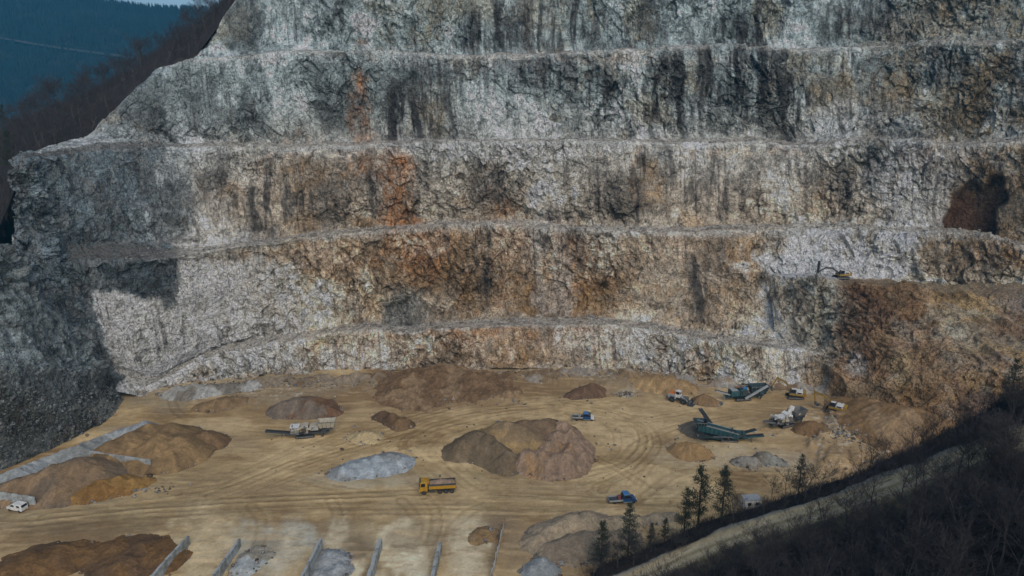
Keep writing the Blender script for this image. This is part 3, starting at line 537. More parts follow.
# ------------------------------------------------------------------ wooded slope behind the left rim
NB = 160
QB = np.linspace(0, 10, NB); Q = QB
b0 = line_q([(-260, 330, 190, 0), (-60, 280, 186, 0), (-10, 250, 190, 0), (12, 200, 193, 0), (26, 160, 204, 0), (84, 142, 230, 0), (112, 114, 238, 0), (152, 76, 246, 0), (196, 60, 255, 0), (236, 0, 270, 0), (258, -32, 276, 0)])
b1 = line_q([(-260, 190, 290, 0), (-60, 140, 290, 0), (-10, 128, 292, 0), (20, 116, 296, 0), (50, 104, 300, 0), (85, 92, 305, 0), (115, 74, 310, 0), (150, 52, 315, 0), (190, 26, 318, 0), (225, -2, 322, 0), (255, -30, 326, 0)])
b2 = b1.copy(); b2[:, 1] += 260; b2[:, 2] -= 150; b2[:, 0] -= 60
GB, WB = sheet_base([b0, b1, b2], QB, [('bench', 60), ('bench', 30)], ssm=4, vsm=3)
x, y, z = [GB[..., k].astype(np.float32) for k in range(3)]
GB[..., 2] += 1.6 * fbm(x * .08, y * .08, z * 0, 4, 701); fine = fbm(x * .5, y * .5, z * .5, 4, 702)
cb = np.zeros_like(GB, dtype=np.float32) + C3(0.03, 0.026, 0.023); cb = mixc(cb, C3(0.07, 0.055, 0.042), smooth01(0, .5, fine))
slope_o = np_mesh('wooded_slope', GB, grid_faces(GB.shape[0], NB), EARTH, cb); tag(slope_o, kind='structure')
SLOPE = GB[:61].copy(); Q = Qs

# ------------------------------------------------------------------ far ground and the forested mountain across the valley
gs = np.linspace(-1, 1, 60); GXX, GYY = np.meshgrid(gs * 3850 - 600, gs * 2250 + 1900)
GZ = -60 + 6 * fbm(GXX * .002, GYY * .002, GXX * 0, 3, 720)
gnd = np_mesh('ground', np.stack([GXX, GYY, GZ], -1), grid_faces(60, 60), EARTH, np.zeros((60, 60, 3)) + C3(0.045, 0.05, 0.035)); tag(gnd, kind='structure')
mx_ = np.linspace(-3600, 2400, 240); my_ = np.linspace(1150, 3300, 110); MX, MY = np.meshgrid(mx_, my_)
ridge = np.interp(MX[0], [-3600, -2400, -1750, -1500, -1300, -1190, -1050, -900, -780, -500, 300, 2400], [560, 520, 480, 430, 400, 372, 352, 346, 350, 330, 300, 260])
prof = np.clip((MY - 1150) / 950, 0, 1); prof = prof ** 1.15; tail = np.clip((MY - 2100) / 1200, 0, 1)
MZ = -60 + (ridge[None, :] + 60) * prof - 260 * tail ** 1.5
fn = fbm(MX * .004, MY * .004, MX * 0, 4, 730); MZ = MZ + 95 * fn * np.clip(prof * 1.2, 0, 1) * (1 - .92 * np.exp(-((MY - 2100) / 260) ** 2)) + 5 * fbm(MX * .03, MY * .03, MX * 0, 3, 731)
mfine = fbm(MX * .02, MY * .02, MX * 0, 4, 732)
cm = np.zeros(MX.shape + (3,), np.float32) + C3(0.012, 0.022, 0.022); cm = mixc(cm, C3(0.025, 0.028, 0.024), smooth01(0, .5, mfine + fn))
mt = np_mesh('mountain', np.stack([MX, MY, MZ], -1), grid_faces(*MX.shape), EARTH, cm); tag(mt, kind='structure')
def mountain_z(x, y):
    j = np.clip((x - mx_[0]) / (mx_[1] - mx_[0]), 0, 238); i = np.clip((y - my_[0]) / (my_[1] - my_[0]), 0, 108)
    i0, j0 = i.astype(int), j.astype(int); u, v = i - i0, j - j0
    return MZ[i0, j0] * (1 - u) * (1 - v) + MZ[i0 + 1, j0] * u * (1 - v) + MZ[i0, j0 + 1] * (1 - u) * v + MZ[i0 + 1, j0 + 1] * u * v
# ------------------------------------------------------------------ heaps of gravel and earth
EDGE_STONES = []
def pile(name, label, peaks, col, col2=None, spread=1.45, group=None, rough=.25, seed=0, res=.3, cat_='gravel pile', gully=.35, k=3.0):
    """peaks: (px, py, height[, spread factor]) of each dumped cone's summit"""
    P = [(at_z(p[0], p[1], p[2]), p[2], p[2] * spread * (p[3] if len(p) > 3 else 1)) for p in peaks]
    x0 = min(p[0][0] - p[2] - 1 for p in P); x1 = max(p[0][0] + p[2] + 1 for p in P); y0 = min(p[0][1] - p[2] - 1 for p in P); y1 = max(p[0][1] + p[2] + 1 for p in P)
    X, Y = np.meshgrid(np.arange(x0, x1, res), np.arange(y0, y1, res)); X = X.astype(np.float32); Y = Y.astype(np.float32); Z0 = X * 0
    wx = .9 * fbm(X * .22, Y * .22, Z0, 3, 800 + seed); wy = .9 * fbm(X * .22 + 7, Y * .22, Z0, 3, 810 + seed)
    acc = 0; best = X * 0 - 99; gcol = X * 0
    for (c, h, r) in P:
        dx, dy = X + wx - c[0], Y + wy - c[1]; rr = .16 * r; d = np.sqrt(dx * dx + dy * dy + rr * rr) - rr * .75
        ang = np.arctan2(dy, dx); g = vn(np.cos(ang) * 3.2 + seed, np.sin(ang) * 3.2, Z0 + h, 820 + seed)
        hh = h * (1 - d / r * (1 + .08 * g)); acc = acc + np.exp(k * hh)
        g2 = vn(np.cos(ang) * 7 + seed, np.sin(ang) * 7, Z0 + h, 825 + seed) + .7 * vn(np.cos(ang) * 17 + seed, np.sin(ang) * 17, d * .12, 826 + seed); gcol = np.where(hh > best, g2, gcol); best = np.maximum(best, hh)
    base = np.log(acc + 1e-9) / k
    n = fbm(X * .5, Y * .5, Z0, 4, 830 + seed, .6); n2 = fbm(X * 1.8, Y * 1.8, Z0, 3, 840 + seed, .6)
    Z = base + rough * n + rough * .45 * n2 + gully * .5 * ridged(X * .3, Y * .3, Z0, 2, 850 + seed) * smooth01(0, 2, base)
    gz = ground_z(X, Y); i = Z > -0.5; Zg = np.where(Z < 0, Z * 1.0, Z) + gz * smooth01(2.0, 0, base)
    f = grid_faces(*X.shape); keep = i.ravel()[f].all(1); f = f[keep]
    if len(f) == 0: return None
    V = np.stack([X, Y, Zg], -1).reshape(-1, 3); used, inv = np.unique(f, return_inverse=True)
    cc = np.zeros(X.shape + (3,), np.float32) + C3(*col)
    if col2 is not None: cc = mixc(cc, C3(*col2), smooth01(-.05, .3, fbm(X * .16, Y * .16, Z0, 3, 860 + seed) + .25 * n))
    cc = cc * (1 + .22 * n + .18 * n2 + .09 * np.clip(gcol, -1, 1))[..., None]; cc = mixc(cc, cc * C3(1.25, 1.2, 1.12), smooth01(.3, .9, gcol) * .35)
    cc = mixc(cc, cc * 1.18, smooth01(.1, .5, vn(X * .8, Y * .25, Zg * .8, 870 + seed)) * .8)
    eg = np.argwhere((base > -.1) & (base < .45)); EDGE_STONES.append(np.stack([X, Y, Zg], -1)[tuple(eg[RNG.integers(0, len(eg), 45)].T)] if len(eg) else np.zeros((0, 3)))
    cen = V[used].mean(0); cen[2] = float(min(V[used][:, 2].min(), 0))
    o = np_mesh(name, V[used] - cen, inv.reshape(f.shape), GRAVEL, np.clip(punch(cc.reshape(-1, 3)[used], 1.15, 1.2, .22) * .9, 0, .5)); o.location = cen
    tag(o, label, cat_, group); return o
BRN, DBR, ORG, TAN, GRY, PNK, DGR = (0.20, 0.135, 0.08), (0.13, 0.085, 0.055), (0.27, 0.165, 0.075), (0.34, 0.255, 0.15), (0.36, 0.38, 0.38), (0.255, 0.19, 0.14), (0.16, 0.125, 0.085)
GC = 'heaps of the big central stockpile'
pile('gravel_pile', 'dark grey-brown gravel heap on the left side of the central stockpile', [(476, 430, 5.0), (488, 435, 4.8), (498, 443, 4.2), (507, 452, 3.6), (463, 438, 4.0), (456, 446, 2.6)], DGR, (0.21, 0.17, 0.12), group=GC, seed=1, spread=1.3, rough=.12, gully=.15)
pile('sand_pile', 'tall tan sand heap in the middle of the central stockpile', [(506, 421, 6.4, .95), (518, 424, 6.0, .95), (529, 430, 5.0, .9), (536, 438, 3.6)], (0.30, 0.22, 0.125), (0.225, 0.17, 0.11), group=GC, seed=2, rough=.25, gully=.5, cat_='sand pile')
pile('earth_pile', 'dark brown earth heap at the back of the central stockpile', [(538, 420, 5.0), (550, 418, 5.4), (524, 420, 4.4)], (0.14, 0.10, 0.068), (0.19, 0.14, 0.095), group=GC, seed=3, cat_='earth pile')
pile('gravel_pile', 'lumpy pinkish-brown gravel heaps on the right side of the central stockpile', [(528, 450, 4.2), (541, 451, 4.4), (552, 440, 4.6), (559, 430, 5.0), (562, 421, 5.2), (570, 431, 4.8), (573, 443, 4.6), (566, 453, 4.4), (555, 454, 4.2), (547, 459, 3.4), (577, 437, 4.0)], PNK, (0.28, 0.19, 0.115), group=GC, seed=4, rough=.75, gully=1.2, k=4.0, spread=1.1)
pile('gravel_pile', 'pale blue-grey crushed stone heap above the yellow dump truck', [(342, 466, 1.9), (353, 462, 2.2), (366, 459, 2.4), (378, 456, 2.4), (389, 454, 2.4), (398, 456, 2.2), (372, 467, 1.5), (352, 470, 1.4), (388, 464, 1.6)], (0.29, 0.315, 0.325), (0.23, 0.24, 0.235), seed=5, rough=.3, gully=.7, spread=1.8)
pile('earth_pile', 'rounded brown earth mound behind the concrete block wall at left', [(148, 424, 5.4), (130, 432, 5.6), (170, 424, 5.6), (158, 434, 6.0), (178, 436, 5.0), (112, 441, 4.6), (172, 446, 4.0)], (0.19, 0.135, 0.08), (0.235, 0.165, 0.095), seed=6, spread=1.5, gully=.5, cat_='earth pile')
pile('earth_pile', 'small dark brown heap at the right end of the left mounds', [(203, 431, 3.4), (212, 434, 2.6), (194, 434, 3.0)], (0.17, 0.115, 0.07), BRN, seed=7, spread=1.5, cat_='earth pile')
pile('earth_pile', 'big smooth brown mound between the two concrete walls at left', [(28, 474, 4.6), (52, 465, 5.8), (74, 458, 6.2), (92, 466, 4.4), (10, 480, 3.6), (104, 475, 2.8), (60, 478, 4.2)], (0.18, 0.14, 0.10), (0.215, 0.155, 0.10), seed=8, spread=1.5, gully=.4, cat_='earth pile')
pile('earth_pile', 'crumbly orange-brown earth tongue in front of the big brown mound', [(86, 486, 2.6), (100, 479, 3.2), (118, 476, 3.0), (134, 478, 2.2), (146, 478, 1.4), (74, 493, 1.6)], (0.26, 0.165, 0.075), (0.20, 0.12, 0.055), seed=9, rough=.45, spread=1.5, cat_='earth pile')
pile('gravel_pile', 'pale grey gravel berm along the foot of the dark scree', [(q, 474 - (q - 0) * .372, 2.0 + .8 * math.sin(q * .1)) for q in range(-10, 150, 9)], (0.30, 0.32, 0.32), (0.24, 0.25, 0.24), seed=10, spread=1.4, cat_='gravel berm')
pile('sand_pile', 'low pale tan heap right of the mobile crusher at left', [(364, 431, 1.7), (371, 432, 1.5), (357, 433, 1.3)], (0.40, 0.32, 0.20), seed=11, spread=2.1, cat_='sand pile')
pile('gravel_pile', 'dark brown-grey heap behind the mobile crusher at left', [(298, 397, 3.6), (312, 397, 3.6), (285, 402, 2.8), (322, 403, 2.4), (332, 407, 1.6)], (0.175, 0.145, 0.115), (0.16, 0.10, 0.065), seed=12, spread=1.8)
pile('earth_pile', 'large brown earth bank piled against the foot of the lowest face', [(415, 371, 4.2), (440, 366, 5.0), (464, 372, 4.4), (488, 381, 2.8), (400, 380, 3.0), (432, 385, 2.6), (508, 390, 1.6), (392, 393, 2.0), (452, 391, 1.8), (412, 396, 2.2), (425, 399, 1.8), (475, 393, 1.4), (500, 376, 2.0)], (0.17, 0.115, 0.072), (0.235, 0.17, 0.11), seed=13, spread=2.4, rough=1.0, cat_='earth bank')
pile('earth_pile', 'dark ragged lumps of earth left of the track below the brown bank', [(382, 411, 2.0), (392, 413, 2.4), (401, 417, 2.6), (408, 420, 1.8)], (0.12, 0.08, 0.052), (0.17, 0.115, 0.07), seed=14, rough=.5, spread=1.2, cat_='earth pile')
pile('earth_pile', 'dark tipped earth wedge near the wall foot behind the far pickup', [(592, 383, 3.0), (583, 387, 2.4), (574, 391, 1.8)], (0.15, 0.10, 0.068), seed=15, cat_='earth pile')
pile('gravel_pile', 'ribbed tan earth slope at the wall foot above the wheel loader', [(655, 376, 3.0), (668, 377, 3.2), (682, 380, 2.6), (644, 378, 2.2)], (0.33, 0.24, 0.14), (0.27, 0.19, 0.11), seed=16, spread=2.0, gully=.7)
pile('gravel_pile', 'dark grey gravel cone under the raised conveyor of the teal screener', [(702, 418, 3.6), (696, 422, 2.6)], (0.145, 0.13, 0.105), seed=17)
pile('sand_pile', 'small orange-tan sand heap in front of the teal screener', [(690, 442, 3.0), (697, 444, 2.6), (682, 443, 2.2)], (0.30, 0.205, 0.115), (0.22, 0.155, 0.10), seed=18, cat_='sand pile')
pile('gravel_pile', 'flat grey gravel heap right of the orange sand heap', [(746, 457, 1.6), (754, 458, 1.3), (740, 459, 1.1)], (0.18, 0.155, 0.12), (0.23, 0.215, 0.185), seed=19, spread=1.5)
pile('gravel_pile', 'twin-peaked pale grey gravel heap below the white crusher', [(766, 452, 1.8), (774, 455, 1.5), (760, 455, 1.4), (781, 458, 1.1)], (0.24, 0.235, 0.205), (0.19, 0.17, 0.135), seed=20, spread=1.5, gully=.6)
pile('earth_pile', 'round brown heap between the white crusher and the near excavator', [(811, 420, 2.9), (815, 421, 2.6)], (0.205, 0.135, 0.078), seed=21, rough=.1, gully=.1, cat_='earth pile')
pile('earth_pile', 'low brown heap between the wheel loader and the far crusher', [(705, 394, 2.2), (711, 396, 2.0), (700, 398, 1.4)], (0.22, 0.15, 0.09), seed=22, spread=1.5, cat_='earth pile')
pile('gravel_pile', 'long grey-tan berm with several crests below the near pickup', [(588, 512, 3.0), (575, 515, 3.4), (562, 520, 3.3), (549, 526, 2.9), (537, 534, 2.3), (602, 517, 2.5), (618, 517, 2.0), (636, 514, 1.7), (655, 514, 1.5), (672, 512, 1.3)], (0.27, 0.225, 0.165), (0.32, 0.265, 0.19), seed=23, spread=1.5, rough=.35, gully=.5, cat_='gravel berm')
pile('gravel_pile', 'grey-brown gravel heap at the foot of the pines', [(570, 536, 3.0), (588, 533, 3.0), (606, 532, 2.6), (556, 543, 2.6), (628, 530, 2.2)], (0.225, 0.19, 0.145), (0.27, 0.22, 0.16), seed=24, spread=1.5, rough=.35)
pile('gravel_pile', 'small blue-grey stone heap at the lower edge beside the bank', [(543, 560, 1.8), (533, 566, 1.6), (551, 564, 1.5)], (0.26, 0.275, 0.27), seed=25)
pile('earth_pile', 'wide dark orange-brown earth heap in the lower left corner', [(30, 554, 2.6), (58, 549, 2.4), (88, 550, 1.4), (116, 545, 2.0), (142, 545, 2.2), (60, 562, 1.2), (10, 566, 3.0), (120, 560, 2.4), (160, 554, 1.8)], (0.17, 0.105, 0.055), (0.13, 0.085, 0.052), seed=26, spread=2.4, rough=.4, gully=.6, cat_='earth pile')
pile('gravel_pile', 'blue-grey crushed stone layer between the third and fourth bay walls', [(330, 553, 1.1), (338, 555, 1.1), (326, 560, 1.2), (338, 567, 1.1), (320, 572, 1.2)], (0.30, 0.325, 0.33), (0.26, 0.275, 0.275), seed=27, spread=2.0, rough=.4)
pile('gravel_pile', 'thin pale grey stone layer left of the blue-grey bay heap', [(258, 548, .7), (250, 555, .9), (266, 554, .6), (244, 564, 1.0)], (0.34, 0.36, 0.35), (0.28, 0.26, 0.21), seed=28, spread=2.4)
pile('earth_pile', 'small brown earth heap left of the ragged sheet fence', [(484, 531, .7, 1.6), (490, 535, .7, 1.6), (478, 537, .6, 1.6)], (0.235, 0.165, 0.095), seed=29, spread=1.7, cat_='earth pile')
pile('rubble_pile', 'grey rubble heap where the ramp meets the quarry floor', [(178, 386, 3.0), (194, 384, 3.4), (210, 383, 3.2), (228, 382, 2.8), (250, 380, 2.6)], (0.30, 0.30, 0.28), (0.19, 0.175, 0.15), seed=30, rough=.6, cat_='rubble pile')
pile('earth_pile', 'low brown heap on the floor right of the rubble', [(216, 399, 2.2), (226, 398, 2.0), (206, 402, 1.6), (238, 398, 1.4)], (0.215, 0.155, 0.095), seed=31, spread=2.0, cat_='earth pile')
pile('earth_pile', 'brown scree apron at the foot of the spur behind the excavators', [(872, 399, 5), (890, 403, 6.5), (912, 408, 7.5), (936, 416, 7), (856, 396, 3.5), (905, 424, 3.0)], (0.225, 0.15, 0.085), (0.28, 0.20, 0.125), seed=32, spread=2.1, rough=.4, cat_='earth bank')

rr_ = random.Random(4)
def talus(label, x0, x1, yb, hs, col, col2, seed):
    pile('rubble_pile', label, [(q + rr_.uniform(-4, 4), float(np.interp(q, *yb)) + rr_.uniform(-3, 3), rr_.uniform(*hs), rr_.uniform(.8, 1.4)) for q in range(x0, x1, 9)], col, col2, spread=1.7, seed=seed, rough=.7, gully=.5, cat_='rubble pile')
talus('broken grey and brown rubble heaped along the left foot of the lowest face', 262, 392, ([260, 400], [380, 371]), (.6, 2.0), (0.24, 0.20, 0.15), (0.18, 0.125, 0.08), 33)
talus('brown and grey rubble along the middle foot of the lowest face', 500, 640, ([500, 640], [372, 370]), (.6, 2.0), (0.21, 0.155, 0.10), (0.27, 0.24, 0.20), 34)
talus('grey rubble along the foot of the lowest face behind the crushers', 690, 835, ([690, 830], [374, 384]), (.6, 2.2), (0.29, 0.27, 0.235), (0.21, 0.155, 0.105), 35)
# ------------------------------------------------------------------ loose boulders: too many and too small to pick apart
def ico():
    bm = bmesh.new(); bmesh.ops.create_icosphere(bm, subdivisions=1, radius=1); v = np.array([x.co[:] for x in bm.verts]); f = np.array([[w.index for w in x.verts] for x in bm.faces]); bm.free(); return v, f
IV, IF = ico()
def rubble(name, label, pts, sizes, cols, seed):
    r = np.random.default_rng(seed); n = len(pts)
    V = IV[None] * (1 + .35 * r.uniform(-1, 1, (n, len(IV), 1))) * sizes[:, None, None] * r.uniform(.6, 1.2, (n, 1, 3))
    a = r.uniform(0, 6.28, n); ca, sa = np.cos(a)[:, None], np.sin(a)[:, None]
    V = np.stack([V[..., 0] * ca - V[..., 1] * sa, V[..., 0] * sa + V[..., 1] * ca, V[..., 2] * .8], -1) + pts[:, None, :]
    F = IF[None] + (np.arange(n) * len(IV))[:, None, None]
    cc = np.repeat(cols[:, None, :], len(IV), 1)
    o = np_mesh(name, V.reshape(-1, 3), F.reshape(-1, 3), ROCK, cc.reshape(-1, 3), smooth=False); tag(o, label, 'rubble', kind='stuff'); return o
def floor_scatter(n, cx, cy, rx, ry, seed):
    r = np.random.default_rng(seed); q = r.normal(0, .5, (n, 2)); P = at_z(cx + q[:, 0] * rx, cy + q[:, 1] * ry); P[:, 2] = ground_z(P[:, 0], P[:, 1]) + .05; return P
pt = np.concatenate([floor_scatter(500, 300, 384, 160, 6, 1), floor_scatter(700, 640, 374, 170, 8, 2), floor_scatter(800, 862, 432, 44, 18, 3), floor_scatter(200, 200, 390, 60, 8, 4), floor_scatter(90, 626, 394, 12, 3, 5), floor_scatter(250, 450, 400, 90, 6, 6), floor_scatter(150, 130, 490, 60, 7, 7), floor_scatter(300, 560, 440, 300, 40, 8)] + EDGE_STONES)
r = np.random.default_rng(9); sz = np.exp(r.normal(-1.5, .5, len(pt))); cl = np.where(r.random((len(pt), 1)) < .6, C3(0.36, 0.35, 0.32), C3(0.22, 0.17, 0.12)) * r.uniform(.6, 1.3, (len(pt), 1))
rubble('floor_rubble', 'loose grey and brown stones scattered over the quarry floor', pt, np.clip(sz, .1, .8), cl, 11)
ii = RNG.integers(5, 75, 2600); jj = RNG.integers(60, NL - 2, 2600); pt = G4[ii, jj] + 0
rubble('scree_rubble', 'loose dark stones on the scree slope at left', pt, np.clip(np.exp(RNG.normal(-1.6, .5, len(pt))), .1, .8), np.clip(C3(0.16, 0.17, 0.165) * RNG.uniform(.4, 2.0, (len(pt), 1)), 0, .4), 12)
bench_rows = np.concatenate([np.arange(a, a + n) for a, n in ((48, 14), (170, 14), (296, 12))])
ii = RNG.choice(bench_rows, 2600); jj = RNG.integers(150, NS - 5, 2600); pt = G2[ii, jj] + 0
rubble('bench_rubble', 'broken grey stones lying on the quarry benches', pt, np.clip(np.exp(RNG.normal(-1.35, .5, len(pt))), .1, .9), C3(0.34, 0.335, 0.31) * RNG.uniform(.6, 1.3, (len(pt), 1)), 13)
# ------------------------------------------------------------------ machines and vehicles
def paint(n, c, rough=.5, metal=0.0, var=.2): return plain(n, c, rough, metal, var, 1.5)
M = dict(yellow=paint('yellow_paint', (0.36, 0.20, 0.015)), dyellow=paint('dusty_yellow_paint', (0.25, 0.155, 0.028)), white=paint('dusty_white_paint', (0.55, 0.55, 0.52)), blue=paint('blue_paint', (0.012, 0.055, 0.15), .35), lblue=paint('light_blue_paint', (0.04, 0.16, 0.34), .35),
         teal=paint('teal_paint', (0.018, 0.07, 0.08)), dteal=paint('dark_teal_paint', (0.012, 0.035, 0.042)), black=paint('black_rubber', (0.018, 0.018, 0.018), .8), steel=paint('worn_steel', (0.16, 0.16, 0.155), .55, .3), grey=paint('light_grey_paint', (0.28, 0.30, 0.30)),
         dark=paint('dark_grey_paint', (0.045, 0.05, 0.055)), cream=paint('cream_paint', (0.36, 0.33, 0.26)), glass=plain('tinted_glass', (0.012, 0.018, 0.024), .12, 0, .05), orange=paint('orange_paint', (0.55, 0.15, 0.02)), red=paint('faded_red_plastic', (0.25, 0.07, 0.065)), earth=plain('loaded_earth', (0.22, 0.155, 0.105), .95, 0, .4, 2.0),
         rust=paint('rusty_steel', (0.16, 0.085, 0.05), .8), lamp=paint('headlight_glass', (0.7, 0.7, 0.65), .2), tlamp=paint('red_lamp', (0.4, 0.02, 0.02), .3))
def bxm(bm, c, s, rot=(0, 0, 0), taper=None):
    r = bmesh.ops.create_cube(bm, size=1.0); vs = r['verts']
    for v in vs:
        if taper and v.co.z > 0: v.co.x *= taper[0]; v.co.y *= taper[1]
        v.co = Vector((v.co.x * s[0], v.co.y * s[1], v.co.z * s[2]))
    if rot != (0, 0, 0): bmesh.ops.rotate(bm, verts=vs, matrix=Euler(rot).to_matrix(), cent=(0, 0, 0))
    bmesh.ops.translate(bm, verts=vs, vec=c)
def cylm(bm, p0, p1, r, n=12, r2=None):
    p0, p1 = Vector(p0), Vector(p1); d = p1 - p0
    q = bmesh.ops.create_cone(bm, cap_ends=True, segments=n, radius1=r, radius2=r if r2 is None else r2, depth=d.length)
    bmesh.ops.rotate(bm, verts=q['verts'], matrix=d.to_track_quat('Z', 'Y').to_matrix(), cent=(0, 0, 0)); bmesh.ops.translate(bm, verts=q['verts'], vec=(p0 + p1) / 2)
def beamm(bm, p0, p1, w, h):
    p0, p1 = Vector(p0), Vector(p1); d = p1 - p0; q = bmesh.ops.create_cube(bm, size=1.0)
    for v in q['verts']: v.co = Vector((v.co.x * w, v.co.y * h, v.co.z * d.length))
    bmesh.ops.rotate(bm, verts=q['verts'], matrix=d.to_track_quat('Z', 'Y').to_matrix(), cent=(0, 0, 0)); bmesh.ops.translate(bm, verts=q['verts'], vec=(p0 + p1) / 2)
def prism(bm, prof, y0, y1):
    """profile in XZ extruded across the width Y"""
    a = [bm.verts.new((p[0], y0, p[1])) for p in prof]; b_ = [bm.verts.new((p[0], y1, p[1])) for p in prof]; n = len(prof)
    bm.faces.new(a); bm.faces.new(b_[::-1])
    for i in range(n): bm.faces.new((a[i], b_[i], b_[(i + 1) % n], a[(i + 1) % n]))
def part(name, mat, parent, *prims, bevel=0.0, label=None):
    bm = bmesh.new()
    for p in prims:
        k = p[0]
        if k == 'box': bxm(bm, *p[1:])
        elif k == 'cyl': cylm(bm, *p[1:])
        elif k == 'beam': beamm(bm, *p[1:])
        elif k == 'prism': prism(bm, *p[1:])
    bmesh.ops.recalc_face_normals(bm, faces=bm.faces)
    if bevel: bmesh.ops.bevel(bm, geom=list(bm.edges), offset=bevel, segments=1, affect='EDGES', clamp_overlap=True)
    me = bpy.data.meshes.new(name); bm.to_mesh(me); bm.free(); me.materials.append(M[mat])
    o = bpy.data.objects.new(name, me); COL.objects.link(o); o.parent = parent
    if label: o['label'] = label
    return o
def thing(name, label, cat_, loc, rz, group=None, sc=1.0):
    o = bpy.data.objects.new(name, None); COL.objects.link(o); o.location = loc; o.rotation_euler = (0, 0, rz); o.scale = (sc, sc, sc)
    return tag(o, label, cat_, group)
def copy_tree(o, parent=None):
    c = o.copy(); COL.objects.link(c); c.parent = parent
    for ch in list(o.children): copy_tree(ch, c)
    return c
def stand(pr, pf):
    """centre and heading from the floor points under the rear and the front, read as photo bearings"""
    a, b_ = at_z(*pr), at_z(*pf); c = (a + b_) / 2; z = float(ground_z(c[0], c[1])); L = float(np.hypot(*(b_ - a)[:2]))
    return (c[0], c[1], z), math.atan2(b_[1] - a[1], b_[0] - a[0]), L
def wheel(parent, x, y, r, w):
    t = part('wheel', 'black', parent, ('cyl', (x, y - w / 2, r), (x, y + w / 2, r), r, 18), bevel=.03)
    s = 1 if y > 0 else -1
    part('rim', 'dark', t, ('cyl', (x, y, r), (x, y + s * (w / 2 + .015), r), r * .55, 14)); return t
def track_unit(parent, L, y, w, h):
    n = 7; prof = [(-L / 2 + h / 2 + h / 2 * math.cos(a), h / 2 + h / 2 * math.sin(a)) for a in np.linspace(math.pi / 2, 3 * math.pi / 2, n)] + [(L / 2 - h / 2 + h / 2 * math.cos(a), h / 2 + h / 2 * math.sin(a)) for a in np.linspace(-math.pi / 2, math.pi / 2, n)]
    t = part('track', 'black', parent, ('prism', prof, y - w / 2, y + w / 2), bevel=.03)
    s = 1 if y > 0 else -1
    part('track_frame', 'steel', t, ('box', (0, y + s * (w / 2 + .02), h / 2), (L - h * .9, .06, h * .35)), *[('cyl', (q, y, h / 2), (q, y + s * (w / 2 + .05), h / 2), h * .33, 10) for q in (-L / 2 + h / 2, L / 2 - h / 2)])
    part('grousers', 'dark', t, *[('box', (q, y, h + .02), (.1, w, .06)) for q in np.arange(-L / 2 + h / 2, L / 2 - h / 2, .38)])
    return t
